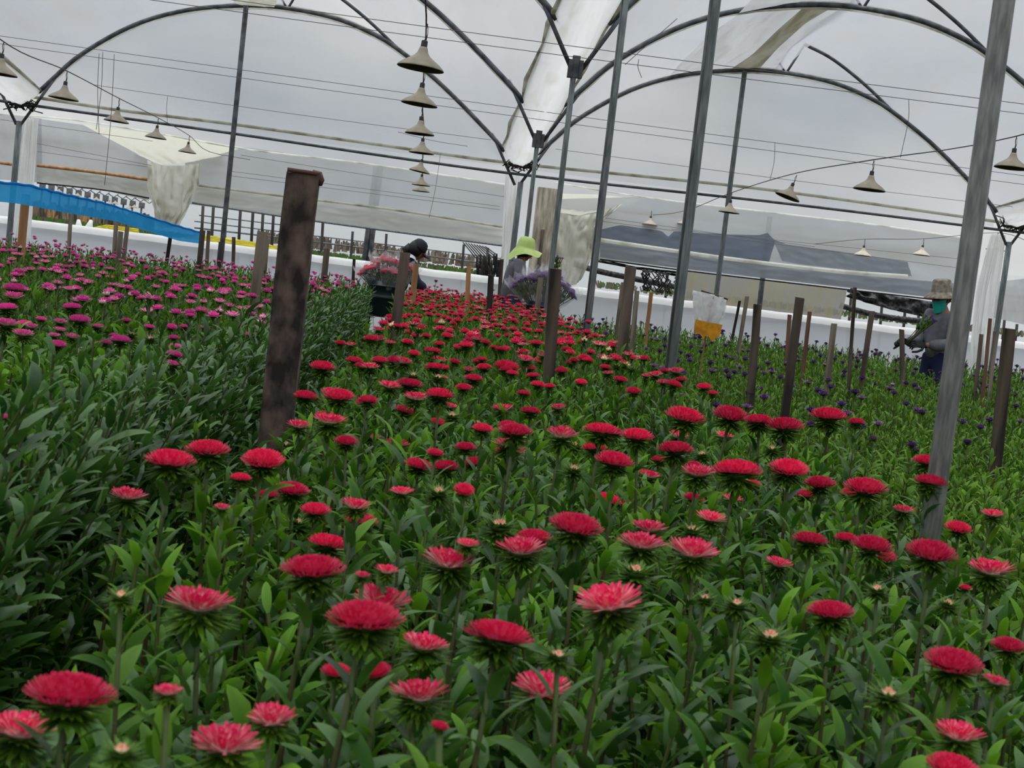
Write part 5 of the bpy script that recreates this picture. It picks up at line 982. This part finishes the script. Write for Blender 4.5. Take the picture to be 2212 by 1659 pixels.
def person(px, py_head, Y, yaw, spec):
    hc = at(px, py_head, Y); e = empty('person', (hc.x, Y, 0), spec['label'], 'person'); e.rotation_euler = (0, 0, yaw)
    hz = hc.z; J = {k: Vector(v) for k, v in spec['J'].items()}
    for k in J: J[k].z += hz                                     # joints are given from the head's centre
    leg = lambda s: [J['pel'] + Vector((0, s * .09, -.03)), Vector((J['pel'].x + .03, s * .10, .47)), Vector((J['pel'].x - .02, s * .11, .09)), Vector((J['pel'].x + .12, s * .12, .035))]
    pts = [J['pel'], J['waist'], J['chest'], J['neck'], J['head0']]; rad = [(.10, .08), (.10, .08), (.11, .085), (.055, .055), (.06, .06)]; ed = [(0, 1), (1, 2), (2, 3), (3, 4)]
    for s in ('l', 'r'):
        b = len(pts); pts += [J['sh' + s], J['el' + s], J['wr' + s]]; rad += [.045, .036, .026]; ed += [(2, b), (b, b + 1), (b + 1, b + 2)]
    for s in (-1, 1):
        b = len(pts); pts += leg(s); rad += [.085, .06, .042, .04]; ed += [(0, b), (b, b + 1), (b + 1, b + 2), (b + 2, b + 3)]
    body = skin_obj('body', pts, ed, rad, 'skin', e)
    hd = head_mb((0, 0, hz), 0, spec['pitch']).mesh('head', [M['skin'], M['eye'], M['lip']]); obj('head', hd, e)
    # clothes
    sp = [J['pel'] + Vector((0, 0, -.04)), J['waist'], J['chest'], J['chest'].lerp(J['neck'], .62)]; sr = [(.155, .125), (.15, .12), (.165, .125), (.075, .075)]; se = [(0, 1), (1, 2), (2, 3)]
    for s in ('l', 'r'):
        b = len(sp); sp += [J['sh' + s], J['el' + s], J['wr' + s].lerp(J['el' + s], .1)]; sr += [.092, .072, .052]; se += [(2, b), (b, b + 1), (b + 1, b + 2)]
    skin_obj(spec['top'][0], sp, se, sr, spec['top'][1], e)
    tp = [J['pel'] + Vector((0, 0, .0)), J['pel'].lerp(J['waist'], .7)]; tr = [(.145, .115), (.13, .10)]; te = [(0, 1)]
    for s in (-1, 1):
        q = leg(s); b = len(tp); tp += [q[0], q[1], q[2] + Vector((0, 0, .03))]; tr += [.10, .078, .065]; te += [(0, b), (b, b + 1), (b + 1, b + 2)]
    skin_obj('trousers', tp, te, tr, 'blue_trousers', e)
    for s in (-1, 1):
        q = leg(s)[2]; m = MB(); m.tube([q + Vector((-.01, 0, .10)), q + Vector((0, 0, -.03))], .06, 10); m.tube([q + Vector((-.05, 0, -.045)), q + Vector((.06, 0, -.045)), q + Vector((.17, 0, -.055))], [.045, .048, .034], 10); obj('boot', m.mesh('boot', M['boot']), e)
    return e, hz, J
def T(m, name, mt, e): return obj(name, m.mesh(name, M[mt] if isinstance(mt, str) else mt), e)

# --- worker with the dark cap, bending towards the flowers
e, hz, J = person(901, 541, 16.5, .12, dict(label='person in a dark cap and navy jacket bending over the flowers, cutting stems', pitch=.55, top=('jacket', 'navy'),
    J=dict(pel=(-.20, 0, -.50), waist=(-.20, 0, -.34), chest=(-.12, 0, -.18), neck=(-.04, 0, -.09), head0=(-.01, 0, -.03), shl=(-.10, .15, -.15), shr=(-.09, -.16, -.15), ell=(.0, .18, -.36), elr=(-.01, -.20, -.37), wrl=(.17, .10, -.44), wrr=(.15, -.10, -.44))))
R = Matrix.Rotation(.55, 3, 'Y'); c = Vector((0, 0, hz))
m = MB(); m.lathe([(0, .125), (.04, .120), (.075, .098), (.096, .055), (.10, .02), (.097, .0), (.09, .0)], 24, c + R @ Vector((-.004, 0, .02)), 0, R)
P = [[c + R @ Vector((.07 + .105 * t * math.cos(a * .9), (.075 + .01 * t) * math.sin(a), .03 - .015 * t - .02 * math.sin(a) ** 2)) for a in [(-1.2 + 2.4 * k / 10) for k in range(11)]] for t in (0, .35, .7, 1)]
m.grid(P); m.grid([[q + Vector((0, 0, -.006)) for q in r] for r in P]); T(m, 'cap', 'black_cap', e)
m = MB(); m.lathe([(0, .115), (.06, .10), (.09, .05), (.098, .0), (.088, -.05), (.06, -.08), (0, -.08)], 18, c + R @ Vector((-.022, 0, .0)), 0, R); m.tube([c + R @ Vector((-.09, 0, .0)), c + Vector((-.14, .0, -.02)), c + Vector((-.15, 0, -.10)), c + Vector((-.12, 0, -.2))], [.045, .05, .04, .015], 10)
T(m, 'hair', 'hair', e)
for s, k in ((1, 'wrl'), (-1, 'wrr')): T(hand_mb(J[k], (.8, 0, -.45), (0, s * .3, .9), 1.0, 1.0, s), 'glove', 'glove_teal', e)
m = MB()
for s in (-1, 1):
    m.grid([[J['sh' + 'lr'[s < 0]] + Vector((.085 * math.cos(a) - .01, s * (.045 + .05 * t), .085 * math.sin(a) - .03 * t)) for a in [.5 + 1.9 * k / 8 for k in range(9)]] for t in (-.4, 0, .4, .9)])
T(m, 'shoulder_panel', 'pale_blue', e)
w = e.location + Matrix.Rotation(.12, 3, 'Z') @ Vector((J['wrr'].x + .07, J['wrr'].y, 0))
near_aster('red', 'full', w.x + .03, w.y - .02, at(936, 606, 16.4).z, .026, 'small coral bloom held up in the teal-gloved hand of the bending worker', None, (0, 0), foliage=False)

# --- worker with the lime sun hat
e, hz, J = person(1134, 542, 15.9, .10, dict(label='person in a lime green sun hat and grey sweater standing behind the purple bouquets', pitch=.25, top=('sweater', 'grey_cloth'),
    J=dict(pel=(-.09, 0, -.60), waist=(-.09, 0, -.44), chest=(-.085, 0, -.24), neck=(-.03, 0, -.11), head0=(-.01, 0, -.04), shl=(-.09, .17, -.17), shr=(-.09, -.18, -.17), ell=(-.04, .21, -.42), elr=(-.04, -.22, -.42), wrl=(.20, .08, -.38), wrr=(.20, -.10, -.40))))
R = Matrix.Rotation(.12, 3, 'Y'); c = Vector((0, 0, hz)); m = MB(); rows = []
for r_, z_ in ((0.005, .165), (.05, .162), (.082, .145), (.098, .10), (.104, .045), (.107, .035), (.135, .018), (.17, -.008), (.20, -.035)):
    row = []
    for k in range(37):
        a = 2 * PI * k / 36; f = max(0, (r_ - .105) / .1); back = .5 - .5 * math.cos(a)
        zz = z_ - f * back * .085 + f * .028 * math.sin(3 * a + .6) + f * (1 - back) * .035 ; rr = r_ * (1 + .06 * f * math.sin(5 * a) - .15 * f * back) * (1 + .02 * math.sin(k * 2.3) * (r_ < .105))
        row.append(c + R @ Vector((rr * math.cos(a), rr * .95 * math.sin(a), zz)))
    rows.append(row)
m.grid(rows); T(m, 'sun_hat', 'lime', e)
m = MB(); m.lathe([(0, .10), (.07, .08), (.088, .0), (.07, -.07), (0, -.07)], 16, c + Vector((-.022, 0, 0))); T(m, 'hair', 'hair', e)
for s, k in ((1, 'wrl'), (-1, 'wrr')): T(hand_mb(J[k], (.9, 0, -.1), (0, s * .4, .9), 1.1, 1.0, s), 'glove', 'grey_cloth', e)
m = MB(); m.lathe([(.0, .0), (.026, .004), (.034, .02), (.03, .035), (0, .04)], 14, c + Vector((.085, -.03, -.018)), 0, Matrix.Rotation(1.2, 3, 'Y')); T(m, 'white_mask', 'white_wrap', e)

# --- masked worker behind the thick pole
e, hz, J = person(2034, 644, 13.2, -2.72, dict(label='person in a brown bucket hat and teal face mask gathering stems behind the thick pole', pitch=.45, top=('sweater', 'grey_cloth'),
    J=dict(pel=(-.06, 0, -.60), waist=(-.06, 0, -.44), chest=(-.07, 0, -.25), neck=(-.03, 0, -.12), head0=(-.01, 0, -.05), shl=(-.06, .18, -.18), shr=(-.07, -.18, -.18), ell=(-.05, .26, -.43), elr=(.02, -.20, -.45), wrl=(.20, .06, -.47), wrr=(.26, -.13, -.46))))
R = Matrix.Rotation(.15, 3, 'Y'); c = Vector((0, 0, hz)); m = MB()
m.lathe([(0, .185), (.05, .186), (.075, .182), (.086, .17), (.095, .10), (.102, .065), (.106, .06), (.13, .045), (.160, .018), (.168, .008), (.165, .004), (.10, .05)], 28, c, 0, R); T(m, 'bucket_hat', 'camo', e)
Rm = Matrix.Rotation(.45, 3, 'Y'); P = []
for i in range(8):
    z = lerp(.0, -.115, i / 7); P.append([c + Rm @ Vector((.100 * math.cos(a) * (1 + .10 * math.exp(-(a / .35) ** 2) * math.sin(PI * i / 7)) + .02 * (i / 7), .082 * (1 - .34 * (i / 7) ** 2) * math.sin(a), z)) for a in [-1.35 + 2.7 * k / 14 for k in range(15)]])
m = MB(); m.grid(P); T(m, 'face_mask', 'teal', e)
m = MB(); m.lathe([(0, .10), (.07, .08), (.086, .0), (.06, -.05), (0, -.05)], 16, c + Vector((-.025, 0, 0.01))); T(m, 'hair', 'hair', e)
m = MB(); m.tube([c + Rm @ Vector((.10 * math.cos(a), .082 * math.sin(a), .022)) for a in (-1.3, -.6, 0, .6, 1.3)], .009, 6); T(m, 'glasses', 'eye', e)
for s, k in ((1, 'wrl'), (-1, 'wrr')): T(hand_mb(J[k], (.9, -.1 * s, .05), (0, s * .6, .7), 1.1, 1.15, s), 'glove', 'glove_black', e)
mp_ = e.matrix_world if False else Matrix.Translation(e.location) @ Matrix.Rotation(-2.72, 4, 'Z')
hw = mp_ @ (J['wrr'].lerp(J['wrl'], .4) + Vector((.07, 0, .02)))

def bunch(col, base, tip, spread, n, lab, grp=None, cello=True, hr=.03, open_=.5):
    """a bouquet: stems from base up to the blooms round tip, wrapped in a clear sleeve"""
    base = Vector(base); ax = (Vector(tip) - base); Ln = ax.length; d = ax.normalized(); s1 = d.cross(Vector((0, 1, 0))).normalized(); s2 = d.cross(s1)
    e = empty('bouquet', base, lab, 'bouquet', grp); st = MB(); bl = MB(); gr = MB(); R = Matrix((s1, s2, d)).transposed()
    for i in range(n):
        a = i * 2.4; r = spread * math.sqrt((i + .5) / n); top = d * (Ln * (1 + .06 * math.cos(i * 1.7)) - r * .25) + (s1 * math.cos(a) + s2 * math.sin(a)) * r
        st.tube([(s1 * math.cos(a) + s2 * math.sin(a)) * r * .25, top * .5 + d * Ln * .02, top], .004, 5)
        q = heads[col, random.choice(('full', 'full', 'semi')), i % 3, 0]; bl.add([top + R @ (Vector(v) * hr) for v in q.v], q.f, 0 , q.t)
        for k in range(5):
            b0 = top * random.uniform(.45, .92); leaf(gr, b0, random.uniform(0, 6.28), random.uniform(.4, 1.3), random.uniform(.05, .09), .022, .8, 0, 3)
    obj('stems', st.mesh('stems', M['stem']), e); obj('leaves', gr.mesh('leaves', M['leaf']), e); obj('blooms', bl.mesh('blooms', M['purple_bloom'] if col == 'pur' else M['red']), e)
    if cello:
        P = []
        for j in range(9):
            t = j / 8; rr = lerp(.03, spread * 1.35, t ** .8)
            P.append([d * Ln * (t * 1.12 + .04) * (1 + .10 * (j == 8) * math.sin(k * 2.6) ) + (s1 * math.cos(2 * PI * k / 20) + s2 * math.sin(2 * PI * k / 20)) * rr * (1 + .10 * t * math.sin(k * 2.6 + j * .4)) for k in range(21)])
        m = MB(); m.grid(P, 0, False); obj('clear_sleeve', m.mesh('sleeve', M['cello']), e)
    return e
def bucket(px, ytop, Yd, rt, rb, h, lab):
    c = at(px, ytop, Yd); e = empty('flower_bucket', (c.x, Yd, c.z - h), lab, 'bucket')
    m = MB(); m.lathe([(0, 0), (rb, 0), (rb + .004, .01), (lerp(rb, rt, .5), h * .5), (lerp(rb, rt, .52) + .006, h * .52), (lerp(rb, rt, .55), h * .54), (rt, h * .84), (rt + .012, h * .85), (rt + .012, h * .88), (rt, h * .89), (rt, h), (rt - .006, h), (rb, .02), (0, .02)], 28); obj('tub', m.mesh('tub', M['bucket']), e)
    m = MB()
    for a in (0, PI): m.lathe([(0, .0), (.012, .0), (.012, .02), (0, .02)], 8, (rt * math.cos(a), rt * math.sin(a), h * .8), 0, Matrix.Rotation(PI / 2, 3, 'Y'))
    m.tube([((rt + .015) * math.cos(a), -(rt + .03) * math.sin(a) * .9, h * (.8 - .25 * math.sin(a))) for a in [PI * k / 10 for k in range(11)]], .004, 5); obj('handle', m.mesh('handle', M['steel_dark']), e)
    m = MB()
    for sx2 in (-1, 1):
        for sy2 in (-1, 1): m.tube([(sx2 * rb * .9, sy2 * rb * .9, 0), (sx2 * rb * 1.2, sy2 * rb * 1.2, -(c.z - h))], .009, 6)
    m.tube([(rb * math.cos(2 * PI * k / 12), rb * math.sin(2 * PI * k / 12), -.01) for k in range(13)], .008, 6)
    s = obj('wire_stand', m.mesh('stand', M['w_black']), None, e.location); tag(s, 'black wire stand carrying the ' + ('bucket of red bouquets' if px < 1000 else 'bucket of purple bouquets'), 'stand')
    return e, Vector((c.x, Yd, c.z))
e, bt = bucket(834, 608, 15.2, .185, .15, .37, 'black bucket full of wrapped red bouquets behind the split stake')
b0 = bt - Vector((0, 0, .16))
for x, y, dy, sp, n, lab in ((795, 578, -.02, .10, 16, 'wrapped red bouquet leaning furthest out of the bucket, away from the capped worker'), (832, 560, .05, .12, 20, 'wrapped red bouquet standing tallest in the middle of the bucket'), (846, 585, -.12, .09, 12, 'wrapped red bouquet low at the front of the bucket, half behind the split stake'), (886, 578, .0, .08, 10, 'wrapped red bouquet leaning towards the capped worker')):
    p = at(x, y, 15.2 + dy); bunch('red', b0 + (p - bt) * Vector((.3, .3, 0)).length * 0 + Vector(((p.x - bt.x) * .3, dy, 0)), p, sp * 1.15, n + 6, lab, hr=.044)
e, bt = bucket(1172, 652, 14.6, .17, .14, .36, 'dark bucket of purple bouquets in front of the lime hat worker')
b0 = bt - Vector((0, 0, .1))
for x, y, dy, sp, n, lab in ((1122, 604, -.02, .10, 15, 'wrapped purple bouquet leaning over the grey sweater'), (1166, 592, -.10, .12, 20, 'wrapped purple bouquet upright in front of the lime hat worker'), (1196, 592, .1, .10, 12, 'wrapped purple bouquet behind the dark cracked stake'), (1228, 622, -.02, .10, 14, 'wrapped purple bouquet leaning out beyond the dark cracked stake')):
    p = at(x, y, 14.6 + dy); bunch('pur', b0 + Vector(((p.x - bt.x) * .3, dy, 0)), p, sp * 1.15, n + 5, lab, hr=.046)
bunch('pur', at(1196, 600, 14.3), at(1207, 556, 14.3), .05, 6, 'sprig of small purple flowers sticking up above the purple bouquets', cello=False, hr=.018)
p0 = hw
bunch('pur', p0 + Vector((-.03, -.05, -.03)), p0 + Vector((.17, -.10, .24)), .07, 8, 'bundle of green stems with purple flowers held by the masked worker', cello=False, hr=.022)
